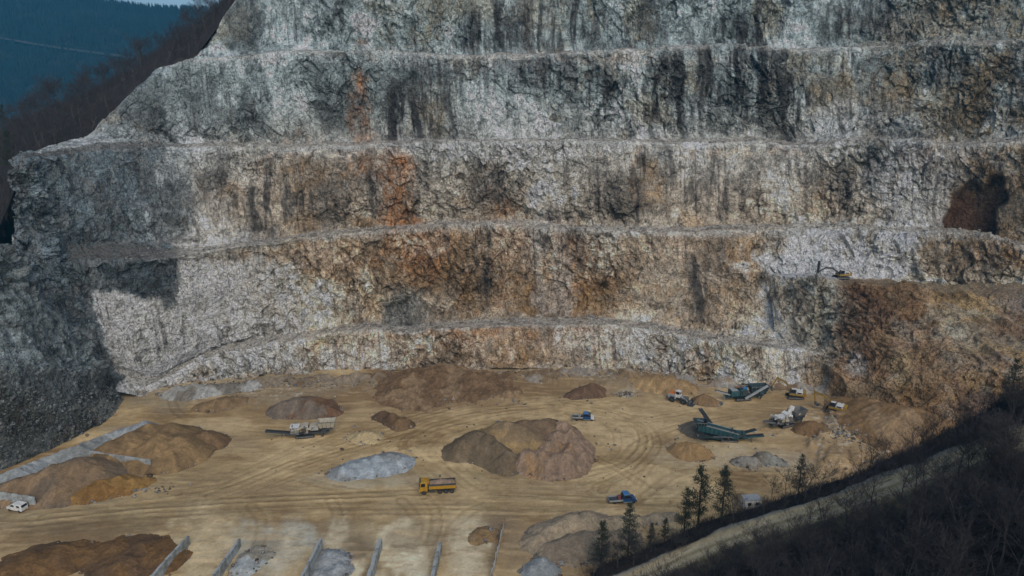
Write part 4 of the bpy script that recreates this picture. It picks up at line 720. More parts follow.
# ---- excavators
def excavator(label, pos, rz_track, swing, boom, stick, buck, sc=1.0, hammer=None):
    """swing: turn of the upper works against the tracks; boom/stick angles in the working plane"""
    e = thing('excavator', label, 'excavator', pos, rz_track, 'excavators', sc)
    for s in (-1, 1): track_unit(e, 4.8, s * 1.25, .65, .95)
    part('undercarriage', 'dark', e, ('box', (0, 0, .6), (2.6, 1.9, .45)), ('cyl', (0, 0, .75), (0, 0, 1.15), .75, 20))
    R_ = Matrix.Rotation(swing, 4, 'Z')
    def up(o): o.data.transform(R_); return o
    body = up(part('upper_body', 'dyellow', e, ('prism', [(-2.9, 1.2), (-2.9, 1.75), (-2.6, 1.85), (1.55, 1.85), (1.7, 1.2)], -1.45, 1.45), bevel=.06))
    cw = part('counterweight', 'dyellow', e, ('prism', [(-3.1, 1.15), (-3.15, 2.3), (-2.9, 2.55), (-2.2, 2.55), (-2.2, 1.15)], -1.42, 1.42), bevel=.12); up(cw)
    hood = part('engine_hood', 'white', e, ('prism', [(-2.2, 1.85), (-2.2, 2.6), (-.3, 2.55), (-.2, 1.85)], -1.4, 1.4), bevel=.08); up(hood)
    part('exhaust', 'dark', hood, ('cyl', (-1.5, -.9, 2.5), (-1.5, -.9, 3.0), .1, 8)).data.transform(R_)
    for s in (-1, 1): part('hood_grille', 'dark', hood, ('box', (-1.2, s * 1.41, 2.2), (1.3, .04, .45))).data.transform(R_)
    cab = part('cab', 'dark', e, ('prism', [(-.15, 1.85), (-.15, 3.2), (1.1, 3.25), (1.55, 2.5), (1.55, 1.4), (.0, 1.4)], .35, 1.4), bevel=.05); up(cab)
    part('cab_roof', 'white', cab, ('box', (.45, .875, 3.27), (1.3, 1.1, .1)), bevel=.03).data.transform(R_)
    part('windscreen', 'glass', cab, ('prism', [(1.13, 3.2), (1.6, 2.48), (1.6, 1.75), (1.57, 1.75), (1.56, 2.46), (1.1, 3.15)], .42, 1.33)).data.transform(R_)
    part('side_window', 'glass', cab, ('prism', [(.0, 2.2), (.0, 3.05), (1.0, 3.1), (1.42, 2.45), (1.42, 2.2)], 1.4, 1.43)).data.transform(R_)
    # boom: two-part bent arm
    f = (.9, -.25, 1.9); L1_, L2_ = 3.2, 2.9
    d = lambda a: Vector((math.cos(a), 0, math.sin(a)))
    p0 = Vector(f); p1 = p0 + d(boom + .32) * L1_; p2 = p1 + d(boom - .22) * L2_; p3 = p2 + d(stick) * 3.0
    ac = 'dark' if hammer else 'dyellow'
    bo = part('boom', ac, e, ('beam', p0, p1, .42, .55), ('beam', p1, p2, .4, .46), ('cyl', p1 + Vector((0, -.25, 0)), p1 + Vector((0, .25, 0)), .32, 10)); up(bo)
    for s in (-.34, .34): part('lift_cylinder', 'steel', bo, ('cyl', p0 + Vector((.35, s, -.15)), p1 + Vector((-.2, s, -.25)), .09, 8)).data.transform(R_)
    part('stick_cylinder', 'steel', bo, ('cyl', p1 + Vector((.2, 0, .4)), p2 + Vector((.1, 0, .35)), .09, 8)).data.transform(R_)
    st = part('stick', ac, e, ('beam', p2 - d(stick) * .5, p3, .34, .4)); up(st)
    if hammer:
        part('hammer', 'black', e, ('beam', p3 + Vector((0, 0, hammer * .62)), p3 - Vector((0, 0, hammer * .38)), .55, .6), ('cyl', p3 - Vector((0, 0, hammer * .35)), p3 - Vector((0, 0, hammer * .62)), .16, 8, .05), label='tall black drilling mast').data.transform(R_)
    else:
        b_ = part('bucket', 'dark', e, ('prism', [(p3.x + q * math.cos(buck) - w * math.sin(buck), p3.z + q * math.sin(buck) + w * math.cos(buck)) for q, w in [(-.15, .1), (.5, .45), (1.25, .3), (1.5, -.35), (1.35, -.4), (1.05, .05), (.5, .1), (.0, -.15)]], -.25 - .65, -.25 + .65)); up(b_)
        for q in (-.55, -.28, 0, .28, .55): part('bucket_tooth', 'steel', b_, ('box', (p3.x + 1.5 * math.cos(buck) + .4 * math.sin(buck), -.25 + q, p3.z + 1.5 * math.sin(buck) - .4 * math.cos(buck)), (.15, .09, .22))).data.transform(R_)
    return e
pos, rz, _ = stand((783, 396.5), (806, 397.5))
excavator('yellow and white excavator with raised boom behind the white crusher', pos, rz, math.pi - .25, .62, -1.15, -1.5, 1.0)
pos, rz, _ = stand((823, 410.5), (846, 415))
excavator('yellow and white excavator nearest the brown spur, bucket hanging down', pos, rz, math.pi - .1, .42, -1.75, -2.4, 1.0)
def on_surface(Gs, px_, py_):
    a, b_ = project(Gs); k = np.argmin((a - px_) ** 2 + (b_ - py_) ** 2); return Gs.reshape(-1, 3)[k]
lx_, ly_ = at_y(842, 272, 222.0)[:2]; k_ = np.argmin((G3[135:, :, 0] - lx_) ** 2 + (G3[135:, :, 1] - ly_) ** 2); ld2 = (lx_, ly_, float(G3[135:].reshape(-1, 3)[k_][2]) - .05)
excavator('excavator with a tall black drilling mast working on the pale ledge', ld2, math.pi + .05, .1, .30, -.5, 0, .95, hammer=6.4)

# ---- tipper truck
pos, rz, L = stand((454.5, 491.5), (421, 493.5))
t = thing('dump_truck', 'yellow dump truck loaded with brown earth driving across the floor', 'dump truck', pos, rz)
part('chassis', 'dark', t, ('box', (-.2, 0, .95), (8.0, .9, .3)), ('box', (1.2, .95, .85), (1.2, .5, .55)), ('box', (1.2, -.95, .85), (1.2, .5, .55)), ('box', (-3.9, 0, .75), (.15, 2.3, .2)))
cb_ = part('cab', 'yellow', t, ('prism', [(2.3, .75), (2.3, 3.05), (2.5, 3.15), (3.85, 3.1), (4.1, 2.1), (4.2, 1.2), (4.2, .75)], -1.2, 1.2), bevel=.07)
part('windscreen', 'glass', cb_, ('prism', [(3.9, 3.0), (4.16, 1.95), (4.12, 1.95), (3.86, 3.0)], -1.08, 1.08))
for s in (-1, 1):
    d_ = part('door', 'yellow', cb_, ('prism', [(2.75, 1.0), (2.75, 2.95), (3.7, 2.95), (3.98, 1.9), (3.98, 1.0)], s * 1.2, s * 1.225))
    part('side_window', 'glass', cb_, ('prism', [(2.85, 2.0), (2.85, 2.9), (3.65, 2.9), (3.9, 2.0)], s * 1.226, s * 1.24))
    part('headlight', 'lamp', cb_, ('box', (4.22, s * .92, 1.0), (.06, .38, .2))); part('mirror', 'black', cb_, ('box', (4.15, s * 1.38, 2.45), (.12, .22, .5)), ('beam', (4.0, s * 1.15, 2.7), (4.15, s * 1.38, 2.65), .05, .05))
part('bumper', 'yellow', cb_, ('box', (4.2, 0, .68), (.25, 2.4, .35)), bevel=.04); part('grille', 'dark', cb_, ('box', (4.22, 0, 1.45), (.06, 1.5, .5))); part('sun_visor', 'dark', cb_, ('box', (3.98, 0, 3.1), (.35, 2.2, .06), (0, .3, 0))); part('beacon', 'orange', cb_, ('cyl', (2.7, 0, 3.1), (2.7, 0, 3.32), .12, 10))
part('exhaust_stack', 'steel', t, ('cyl', (2.05, -.95, 1.0), (2.05, -.95, 3.0), .1, 8))
db = part('dump_body', 'yellow', t, ('prism', [(-4.15, 1.25), (-4.2, 1.4), (1.95, 1.4), (1.95, 1.25)], -1.2, 1.2), ('box', (-1.1, 1.23, 1.75), (6.1, .1, .75)), ('box', (-1.1, -1.23, 1.75), (6.1, .1, .75)), ('box', (-4.12, 0, 1.95), (.1, 2.5, 1.15)), ('prism', [(1.85, 1.35), (1.85, 2.95), (1.98, 2.95), (1.98, 1.35)], -1.24, 1.24), ('box', (2.2, 0, 2.92), (.7, 2.3, .07)))
for s in (-1, 1):
    part('top_board', 'dark', db, ('box', (-1.1, s * 1.23, 2.34), (6.1, .09, .42)))
    for q in (-3.4, -2.2, -1.0, .2, 1.3): part('rib', 'yellow', db, ('box', (q, s * 1.32, 1.75), (.12, .09, .75)))
part('tailgate', 'dark', db, ('box', (-4.2, 0, 1.95), (.07, 2.4, 1.05)))
for s in (-1, 1): part('tail_light', 'tlamp', db, ('box', (-4.24, s * 1.0, 1.2), (.05, .3, .15)))
gx_, gy_ = np.meshgrid(np.linspace(-4.0, 1.8, 24), np.linspace(-1.17, 1.17, 12)); lz = 2.25 + .75 * np.clip(1 - (gy_ / 1.2) ** 2, 0, 1) * np.clip(1 - ((gx_ + 1) / 3.4) ** 2, 0, 1) + .16 * fbm(gx_.astype(np.float32) * 1.2, gy_.astype(np.float32) * 1.2, gx_ * 0, 3, 77)
np_mesh('earth_load', np.stack([gx_, gy_, lz], -1), grid_faces(12, 24), M['earth'], parent=t)
for x_ in (3.15, 1.55 + .0, -1.9, -3.25):
    if x_ == 1.55: continue
    for s in (-1, 1): wheel(t, x_, s * 1.02, .52, .38)
for s in (-1, 1): part('mudguard', 'black', t, ('box', (-2.58, s * 1.05, 1.15), (2.8, .45, .06))); wheel(t, -.55, s * 1.02, .52, .38)

# ---- flatbed pickups
def flatbed(label, pr, pf, bonnet, rail, sc=1.0):
    pos, rz, L = stand(pr, pf)
    t = thing('flatbed_pickup', label, 'pickup truck', pos, rz, 'blue flatbed pickups', sc)
    part('chassis', 'dark', t, ('box', (-.1, 0, .55), (6.0, .9, .22)))
    b_ = part('cab', 'blue', t, ('prism', [(-.1, .5), (-.15, 1.6), (.05, 2.25), (.3, 2.32), (1.35, 2.3), (2.05, 1.5), (2.05, .5)], -.98, .98), bevel=.06)
    part('cab_roof', 'lblue', b_, ('prism', [(.05, 2.3), (.3, 2.37), (1.3, 2.36), (1.42, 2.28)], -.88, .88), bevel=.03)
    bn = part('bonnet', bonnet, t, ('prism', [(2.05, .5), (2.03, 1.42), (2.75, 1.2), (3.05, .95), (3.1, .5)], -.97, .97), bevel=.07)
    for s in (-1, 1):
        part('headlight', 'lamp', bn, ('box', (3.02, s * .75, .95), (.14, .32, .2)))
        dr = part('door', 'blue', b_, ('prism', [(.75, .62), (.75, 2.15), (1.3, 2.15), (1.88, 1.48), (1.88, .62)], s * .98, s * 1.0))
        part('side_window', 'glass', b_, ('prism', [(.05, 1.5), (.15, 2.15), (1.28, 2.15), (1.8, 1.5)], s * 1.001, s * 1.015)); part('mirror', 'black', b_, ('box', (1.75, s * 1.15, 1.55), (.12, .22, .28)))
        part('sill_trim', 'grey', b_, ('box', (.95, s * .99, .5), (2.0, .05, .14)))
    part('windscreen', 'glass', b_, ('prism', [(1.4, 2.26), (2.06, 1.5), (2.09, 1.52), (1.43, 2.28)], -.88, .88)); part('rear_window', 'glass', b_, ('prism', [(-.14, 1.65), (.03, 2.2), (.0, 2.2), (-.17, 1.65)], -.8, .8))
    part('bumper', 'black', t, ('box', (3.12, 0, .5), (.14, 1.9, .25)), bevel=.03)
    bd = part('flatbed', 'dark', t, ('box', (-1.75, 0, .85), (3.1, 2.05, .1)))
    for s in (-1, 1): part('bed_side', rail, bd, ('box', (-1.75, s * 1.02, 1.08), (3.1, .05, .4)))
    part('tail_board', rail, bd, ('box', (-3.3, 0, 1.08), (.05, 2.05, .4))); part('headboard', 'dark', bd, ('box', (-.23, 0, 1.25), (.05, 2.0, .8)))
    for x_ in (2.35, -2.0):
        for s in (-1, 1): wheel(t, x_, s * .85, .36, .26)
    for s in (-1, 1): part('tail_light', 'tlamp', t, ('box', (-3.34, s * .85, .72), (.05, .28, .12)))
    return t
fb1 = flatbed('dark blue flatbed pickup with white bonnet behind the central stockpile', (572.5, 419.5), (594.5, 420.2), 'white', 'grey', .98)
fb2 = flatbed('blue flatbed pickup with a pale bed nearest the pine trees', (607.5, 503), (637, 500.5), 'blue', 'grey', 1.0)
def on_bed(truck, name, label, cat_, lx, ly, lz, prims, mat):
    o = thing(name, label, cat_, truck.matrix_basis @ Vector((lx, ly, lz)), truck.rotation_euler.z)
    part('container', mat, o, *prims, bevel=.05); part('lid', 'dark', o, ('cyl', (0, 0, prims[0][2][2] * 1.0), (0, 0, prims[0][2][2] + .1), .16, 10)); return o
on_bed(fb2, 'fuel_tank', 'faded red tank standing on the near pickup bed behind the cab', 'tank', -.75, .1, .9, [('box', (0, 0, .42), (.7, .7, .84))], 'red')
on_bed(fb1, 'tool_box', 'pale box standing on the bed of the far pickup', 'box', -1.2, .3, .9, [('box', (0, 0, .3), (.7, .7, .6))], 'grey')

# ---- white van by the wall
pos, rz, L = stand((27.5, 512.5), (8.5, 509))
t = thing('white_van', 'small white van parked beside the concrete wall at the left edge', 'van', pos, rz)
b_ = part('body', 'white', t, ('prism', [(-2.1, .35), (-2.15, 1.2), (-1.95, 1.85), (.5, 1.88), (1.15, 1.25), (2.0, 1.0), (2.15, .75), (2.15, .35)], -.85, .85), bevel=.08)
part('windscreen', 'glass', b_, ('prism', [(.58, 1.83), (1.16, 1.28), (1.2, 1.3), (.62, 1.86)], -.74, .74)); part('rear_window', 'glass', b_, ('prism', [(-2.14, 1.25), (-1.99, 1.75), (-2.03, 1.76), (-2.18, 1.26)], -.65, .65))
for s in (-1, 1):
    part('side_window', 'glass', b_, ('prism', [(-.15, 1.25), (-.15, 1.72), (.45, 1.72), (.98, 1.25)], s * .85, s * .87)); part('rear_side_window', 'glass', b_, ('prism', [(-1.7, 1.25), (-1.6, 1.7), (-.85, 1.7), (-.85, 1.25)], s * .85, s * .87)); part('headlight', 'lamp', b_, ('box', (2.05, s * .65, .85), (.16, .3, .18)))
    for x_ in (1.35, -1.35): wheel(t, x_, s * .76, .31, .2)
part('bumper', 'dark', t, ('box', (2.17, 0, .42), (.1, 1.6, .2)))

# ---- wheel loader
pos, rz, L = stand((668.5, 398.5), (692, 404.5))
t = thing('wheel_loader', 'wheel loader with orange-topped hood and lowered dark bucket', 'wheel loader', pos, rz, None, 1.02)
part('rear_frame', 'grey', t, ('prism', [(-3.6, 1.0), (-3.7, 2.0), (-3.4, 2.45), (-1.3, 2.55), (-1.1, 1.0)], -1.1, 1.1), bevel=.1)
part('engine_hood', 'orange', t, ('prism', [(-3.45, 2.45), (-3.3, 2.6), (-1.45, 2.68), (-1.35, 2.5)], -1.05, 1.05), bevel=.05); part('counterweight', 'dark', t, ('box', (-3.75, 0, 1.2), (.4, 2.3, .8)), bevel=.08); part('front_frame', 'dark', t, ('box', (.9, 0, 1.15), (2.4, 1.1, .8)), ('box', (-.4, 0, 1.0), (1.0, .8, .5)))
cb_ = part('cab', 'white', t, ('box', (-.65, 0, 2.05), (1.4, 1.45, .95)), *[('box', (x_, s * .7, 2.95), (.1, .1, 1.0)) for x_ in (-1.3, .0) for s in (-1, 1)], bevel=.03); part('cab_roof', 'white', cb_, ('box', (-.65, 0, 3.5), (1.65, 1.6, .14)), bevel=.05); part('cab_glazing', 'glass', cb_, ('box', (-.65, 0, 2.95), (1.28, 1.38, .95))); part('beacon', 'orange', cb_, ('cyl', (-1.2, .4, 3.57), (-1.2, .4, 3.8), .1, 8))
for s in (-1, 1):
    part('lift_arm', 'grey', t, ('beam', (.3, s * .6, 2.1), (1.9, s * .6, 1.5), .22, .4), ('beam', (1.85, s * .6, 1.55), (3.1, s * .6, .6), .2, .36)); part('lift_cylinder', 'steel', t, ('cyl', (.5, s * .45, 1.1), (1.8, s * .45, 1.35), .1, 8)); part('mudguard', 'dark', t, ('box', (-2.1, s * 1.25, 1.7), (1.6, .55, .06)), ('box', (1.4, s * 1.25, 1.7), (1.5, .5, .06)))
    for x_ in (-2.1, 1.4): wheel(t, x_, s * 1.15, .82, .62)
part('tilt_link', 'steel', t, ('beam', (1.4, 0, 2.2), (2.6, 0, 1.5), .25, .2), ('cyl', (.4, 0, 1.7), (1.4, 0, 2.15), .1, 8))
bk = part('bucket', 'dark', t, ('prism', [(2.75, .15), (2.75, 1.25), (3.0, 1.45), (3.1, 1.4), (2.95, 1.1), (2.95, .4), (3.15, .22), (4.3, .16), (4.35, .06), (3.0, .05)], -1.5, 1.5), *[('prism', [(2.8, .1), (2.8, 1.3), (3.05, 1.4), (4.2, .12)], s * 1.5, s * 1.44) for s in (-1, 1)])
part('cutting_edge', 'steel', bk, ('box', (4.36, 0, .1), (.2, 3.05, .06)))

# ---- conveyors, crushers, screeners
def conveyor(parent, p0, p1, w, col='steel', belt='black', legs=(), troughs=True, dp=.42):
    p0, p1 = Vector(p0), Vector(p1); d = (p1 - p0).normalized(); side = d.cross(Vector((0, 0, 1))).normalized(); n = side.cross(d)
    f = part('conveyor_frame', col, parent, *[('beam', p0 + side * s * w / 2, p1 + side * s * w / 2, .09, dp) for s in (-1, 1)], *[('beam', p0.lerp(p1, k) - side * w / 2, p0.lerp(p1, k) + side * w / 2, .07, .07) for k in np.linspace(.05, .95, 8)])
    bm = bmesh.new(); o1, o2 = p0 + n * .1, p1 + n * .1
    me = bpy.data.meshes.new('belt'); vs = []
    for q in (o1, o2):
        for s, h in ((-.46, .14), (-.2, 0), (.2, 0), (.46, .14)): vs.append(q + side * w * s + n * h)
    for q in (o1, o2):
        for s in (-.44, .44): vs.append(q + side * w * s - n * .22)
    me.from_pydata([tuple(v) for v in vs], [], [(0, 1, 5, 4), (1, 2, 6, 5), (2, 3, 7, 6), (8, 9, 11, 10), (0, 4, 10, 8), (3, 7, 11, 9)]); me.materials.append(M[belt]); bm.free()
    b_ = bpy.data.objects.new('belt', me); COL.objects.link(b_); b_.parent = f
    part('end_drum', 'steel', f, ('cyl', p1 - side * w * .5, p1 + side * w * .5, .22, 10)); part('end_drum', 'steel', f, ('cyl', p0 - side * w * .5, p0 + side * w * .5, .22, 10))
    for k, z in legs:
        q = p0.lerp(p1, k); part('conveyor_leg', col, f, *[('beam', q + side * s * w * .45, Vector((q.x, q.y, z)) + side * s * w * .5, .1, .1) for s in (-1, 1)])
    return f
def hopper(parent, x0, x1, z0, z1, wy, col, flare=.7, name='hopper'):
    """open flared trough"""
    bm = bmesh.new(); t_ = .06
    lo = [(x0 + .5, -wy * .5 * flare, z0), (x1 - .5, -wy * .5 * flare, z0), (x1 - .5, wy * .5 * flare, z0), (x0 + .5, wy * .5 * flare, z0)]; hi = [(x0, -wy / 2, z1), (x1, -wy / 2, z1), (x1, wy / 2, z1), (x0, wy / 2, z1)]
    me = bpy.data.meshes.new(name); me.from_pydata(lo + hi, [], [(0, 1, 5, 4), (1, 2, 6, 5), (2, 3, 7, 6), (3, 0, 4, 7), (0, 3, 2, 1)]); me.materials.append(M[col]); bm.free()
    o = bpy.data.objects.new(name, me); COL.objects.link(o); o.parent = parent
    sm = o.modifiers.new('thick', 'SOLIDIFY'); sm.thickness = .1
    for a, b_ in ((0, 1), (3, 2)):
        for k in (.0, .25, .5, .75, 1.0): part('rib', 'steel', o, ('beam', Vector(lo[a]).lerp(Vector(lo[b_]), k), Vector(hi[a]).lerp(Vector(hi[b_]), k), .1, .14))
        part('hopper_rim', 'steel', o, ('beam', hi[a], hi[b_], .14, .14))
    return o
def clutter(parent, x0, x1, z, cols, n, seed):
    r = random.Random(seed)
    for i in range(n):
        x_ = r.uniform(x0, x1); s = r.choice((-1, 1)); sz = (r.uniform(.3, 1.3), r.uniform(.2, .5), r.uniform(.3, .9))
        part(r.choice(('service_box', 'guard_plate', 'motor')), r.choice(cols), parent, ('box', (x_, s * r.uniform(1.0, 1.5), z + r.uniform(-.5, 1.2)), sz, (r.uniform(-.15, .15), r.uniform(-.3, .3), 0)), bevel=.03)
    for i in range(n // 2):
        x_ = r.uniform(x0, x1); s = r.choice((-1, 1)); part('pipe', r.choice(cols), parent, ('beam', (x_, s * 1.3, z - .6), (x_ + r.uniform(-1.5, 1.5), s * r.uniform(1.2, 1.6), z + r.uniform(.6, 1.8)), .1, .1))
def rails(parent, x0, x1, y, z, col='dyellow'):
    part('walkway', 'steel', parent, ('box', ((x0 + x1) / 2, y, z), (x1 - x0, .7, .06)))
    part('handrail', col, parent, ('beam', (x0, y, z + 1), (x1, y, z + 1), .05, .05), ('beam', (x0, y, z + .5), (x1, y, z + .5), .04, .04), *[('beam', (q, y, z), (q, y, z + 1), .05, .05) for q in np.linspace(x0, x1, 4)])
GM = 'tracked crushing and screening plants'
# left: long mobile crusher, conveyor to the left
pos, rz, L = stand((340, 434), (271, 438.5)); print('crusher L', L)
t = thing('mobile_crusher', 'long cream and grey mobile crusher with low conveyor at the left', 'crusher', pos, rz, GM)
for s in (-1, 1): track_unit(t, 5.0, s * 1.25, .5, .95)
part('chassis', 'dark', t, ('box', (-.5, 0, 1.2), (11.5, 1.7, .45)), ('box', (-4.5, 0, .6), (.5, 1.8, 1.2)))
conveyor(t, (1.2, 0, .9), (10.3, 0, 2.3), 1.2, 'dark', 'black', [(.55, .1)])
part('engine_house', 'grey', t, ('box', (2.6, 0, 2.35), (2.4, 2.3, 1.7)), bevel=.08); part('cooling_grille', 'dark', t, ('box', (3.2, 1.16, 2.4), (1.0, .04, 1.0)), ('box', (3.82, 0, 2.4), (.04, 1.7, 1.0)))
part('engine_roof', 'white', t, ('box', (2.6, 0, 3.25), (2.5, 2.4, .12)), bevel=.03); part('exhaust', 'dark', t, ('cyl', (3.2, .5, 3.2), (3.2, .5, 3.9), .1, 8))
part('crusher_box', 'cream', t, ('prism', [(-.9, 1.4), (-1.0, 3.4), (.2, 3.7), (1.1, 3.3), (1.2, 1.4)], -1.2, 1.2), bevel=.08); part('flywheel', 'dark', t, ('cyl', (.1, 1.2, 2.5), (.1, 1.45, 2.5), .75, 18), ('cyl', (.1, -1.2, 2.5), (.1, -1.45, 2.5), .75, 18))
part('feeder_box', 'cream', t, ('box', (-2.5, 0, 2.7), (2.2, 2.2, 1.4)), bevel=.06); part('feeder_panel', 'grey', t, ('box', (-2.5, 1.13, 2.7), (1.6, .06, .9)), ('box', (-2.5, -1.13, 2.7), (1.6, .06, .9)))
hopper(t, -8.2, -3.4, 2.6, 4.3, 3.0, 'cream'); part('hopper_frame', 'dark', t, ('beam', (-7.2, 0, 2.5), (-4.2, 0, 1.3), 1.4, .5), ('beam', (-4.6, .9, 2.6), (-4.6, .9, 1.2), .25, .25), ('beam', (-4.6, -.9, 2.6), (-4.6, -.9, 1.2), .25, .25), ('box', (-6.4, 0, 2.3), (1.8, 1.8, .6)))
rails(t, -1.0, 3.5, 1.55, 1.6); conveyor(t, (.2, 1.0, 1.6), (1.2, 4.2, 2.8), .6, 'dark')
clutter(t, -3.5, 3.5, 2.2, ('dark', 'grey', 'steel', 'cream'), 12, 3)
# far teal crusher, pale beam and dark hopper
pos, rz, L = stand((770, 397.5), (713, 400.5)); print('far crusher L', L)
t = thing('mobile_crusher', 'far teal crusher with pale slanting beam, parked below the rock wall', 'crusher', pos, rz, GM)
for s in (-1, 1): track_unit(t, 5.0, s * 1.3, .5, 1.0)
part('chassis', 'dteal', t, ('box', (-.5, 0, 1.3), (12, 1.8, .5)))
conveyor(t, (1.5, 0, 1.0), (8.6, 0, 3.3), 1.1, 'grey', 'dark', [(.6, .1)])
part('engine_house', 'teal', t, ('box', (2.6, 0, 2.4), (2.8, 2.5, 1.7)), bevel=.08); part('engine_roof', 'grey', t, ('box', (2.8, 0, 3.35), (2.0, 2.2, .14))); part('crusher_box', 'teal', t, ('prism', [(-1.2, 1.5), (-1.3, 3.3), (-.2, 3.9), (1.0, 3.4), (1.1, 1.5)], -1.3, 1.3), bevel=.08); part('flywheel', 'dark', t, ('cyl', (-.1, 1.3, 2.6), (-.1, 1.6, 2.6), .8, 18))
part('crusher_cover', 'lblue', t, ('box', (-.5, .1, 3.8), (1.5, 1.8, .25), (0, -.1, 0)), label='pale blue crusher cover'); hopper(t, -8.0, -2.2, 2.6, 4.4, 3.0, 'dteal'); part('hopper_frame', 'dteal', t, ('box', (-5.0, 0, 2.1), (4.8, 1.7, .9)), ('beam', (-6.5, .8, 2.2), (-5.5, .8, .1), .25, .25), ('beam', (-6.5, -.8, 2.2), (-5.5, -.8, .1), .25, .25))
part('slanting_beam', 'grey', t, ('beam', (-.2, 1.9, 1.0), (-7.0, 1.9, 4.9), .5, .6), label='pale slanting side conveyor cover'); rails(t, -1.0, 3.8, -1.6, 1.7); part('tool_rack', 'rust', t, ('box', (1.0, -.2, 4.0), (3.0, .5, .3)))
clutter(t, -6, 4, 2.4, ('dark', 'dteal', 'teal', 'grey', 'steel'), 18, 4)
# dark teal screener in front
pos, rz, L = stand((694, 439), (762, 441)); print('screener L', L)
t = thing('screening_plant', 'dark teal screening plant with steep conveyor, nearest of the machines', 'screening plant', pos, rz, GM)
for s in (-1, 1): track_unit(t, 4.6, s * 1.25, .5, .95)
part('chassis', 'dteal', t, ('box', (-.5, 0, 1.25), (11, 1.7, .5)))
sb = part('screen_box', 'teal', t, ('prism', [(-8.2, 5.2), (-8.4, 3.3), (2.2, .9), (2.4, 2.5)], -1.35, -1.2), ('prism', [(-8.2, 5.2), (-8.4, 3.3), (2.2, .9), (2.4, 2.5)], 1.2, 1.35), ('prism', [(-8.3, 4.0), (-8.3, 3.8), (2.2, 1.4), (2.2, 1.6)], -1.2, 1.2))
for q in np.linspace(-7.6, 1.8, 9):
    zz = 5.05 - (q + 8.2) * .252
    part('rib', 'dteal', sb, ('beam', (q, -1.42, zz - 1.8), (q, -1.42, zz), .12, .14), ('beam', (q, 1.42, zz - 1.8), (q, 1.42, zz), .12, .14), ('beam', (q, -1.35, zz - .1), (q, 1.35, zz - .1), .1, .1))
for s in (-1, 1): part('top_rail', 'grey', sb, ('beam', (-8.2, s * 1.3, 5.25), (2.4, s * 1.3, 2.55), .12, .12))
hopper(t, -9.3, -6.0, 4.3, 5.6, 3.2, 'dteal', .8, 'feed_hopper')
part('screen_mesh', 'steel', sb, ('prism', [(-8.0, 4.5), (-8.0, 4.42), (2.2, 1.95), (2.2, 2.03)], -1.19, 1.19))
part('support_leg', 'dteal', t, ('beam', (-6.3, 1.1, 3.0), (-5.6, 1.1, .05), .25, .25), ('beam', (-6.3, -1.1, 3.0), (-5.6, -1.1, .05), .25, .25))
conveyor(t, (1.5, 0, 1.0), (9.0, -.6, 2.2), 1.2, 'teal', 'black', [(.6, .1)])
conveyor(t, (-2.5, 1.5, 1.3), (-6.2, 7.6, 5.6), 1.0, 'dark', 'black', [(.55, .1)])
conveyor(t, (-2.0, -1.2, 1.2), (-8.6, -2.6, 2.6), .9, 'dteal', 'black')
conveyor(t, (2.5, 1.2, 1.3), (7.6, 1.9, 2.6), .8, 'dteal', 'black')
part('engine_house', 'teal', t, ('box', (3.2, 0, 2.0), (2.2, 2.2, 1.3)), bevel=.08); part('engine_grille', 'dark', t, ('box', (3.2, -1.12, 2.0), (1.4, .05, .8))); rails(t, -4.5, 1.0, -1.75, 1.9, 'dteal')
clutter(t, -4, 4, 1.7, ('dark', 'dteal', 'teal', 'steel'), 14, 5)
# white-grey crusher
pos, rz, L = stand((808, 419.5), (760, 430.5)); print('white crusher L', L)
t = thing('mobile_crusher', 'dusty white-grey crusher with raised cover between the screener and excavators', 'crusher', pos, rz, GM)
for s in (-1, 1): track_unit(t, 4.6, s * 1.3, .5, 1.0)
part('chassis', 'dark', t, ('box', (-.3, 0, 1.3), (11, 1.8, .5)))
conveyor(t, (1.0, 0, 1.0), (7.4, 0, 2.6), 1.1, 'steel', 'dark', [(.6, .1)]); part('engine_house', 'grey', t, ('box', (2.4, 0, 2.3), (2.4, 2.4, 1.5)), bevel=.08); part('engine_roof', 'white', t, ('box', (1.7, 0, 3.15), (2.6, 2.2, .14))); part('engine_grille', 'dark', t, ('box', (2.6, 1.22, 2.3), (1.4, .05, .9)), ('box', (3.62, 0, 2.3), (.05, 1.6, .9)))
part('crusher_box', 'white', t, ('prism', [(-1.5, 1.5), (-1.6, 3.3), (-.6, 4.1), (.4, 3.7), (.6, 1.5)], -1.25, 1.25), bevel=.08); part('crusher_lid', 'white', t, ('beam', (-1.4, 0, 3.5), (-2.3, 0, 5.6), .35, 1.7), label='white lid raised on edge'); part('flywheel', 'steel', t, ('cyl', (-.5, 1.25, 2.5), (-.5, 1.55, 2.5), .75, 18))
hopper(t, -6.8, -2.0, 2.6, 4.2, 3.0, 'steel'); part('hopper_frame', 'dark', t, ('box', (-4.5, 0, 2.1), (4.0, 1.7, .9)), ('beam', (-5.5, .8, 2.2), (-5.2, .8, .1), .25, .25), ('beam', (-5.5, -.8, 2.2), (-5.2, -.8, .1), .25, .25)); rails(t, -1.6, 3.5, 1.6, 1.65); rails(t, -1.6, 3.5, -1.6, 1.65); part('side_cover', 'cream', t, ('box', (.6, 1.3, 2.2), (3.4, .12, .7), (.2, 0, 0))); conveyor(t, (.5, 1.0, 1.6), (3.5, 4.4, 3.0), .6, 'steel')

clutter(t, -5, 4.5, 2.4, ('dark', 'dark', 'grey', 'steel', 'cream'), 22, 6)
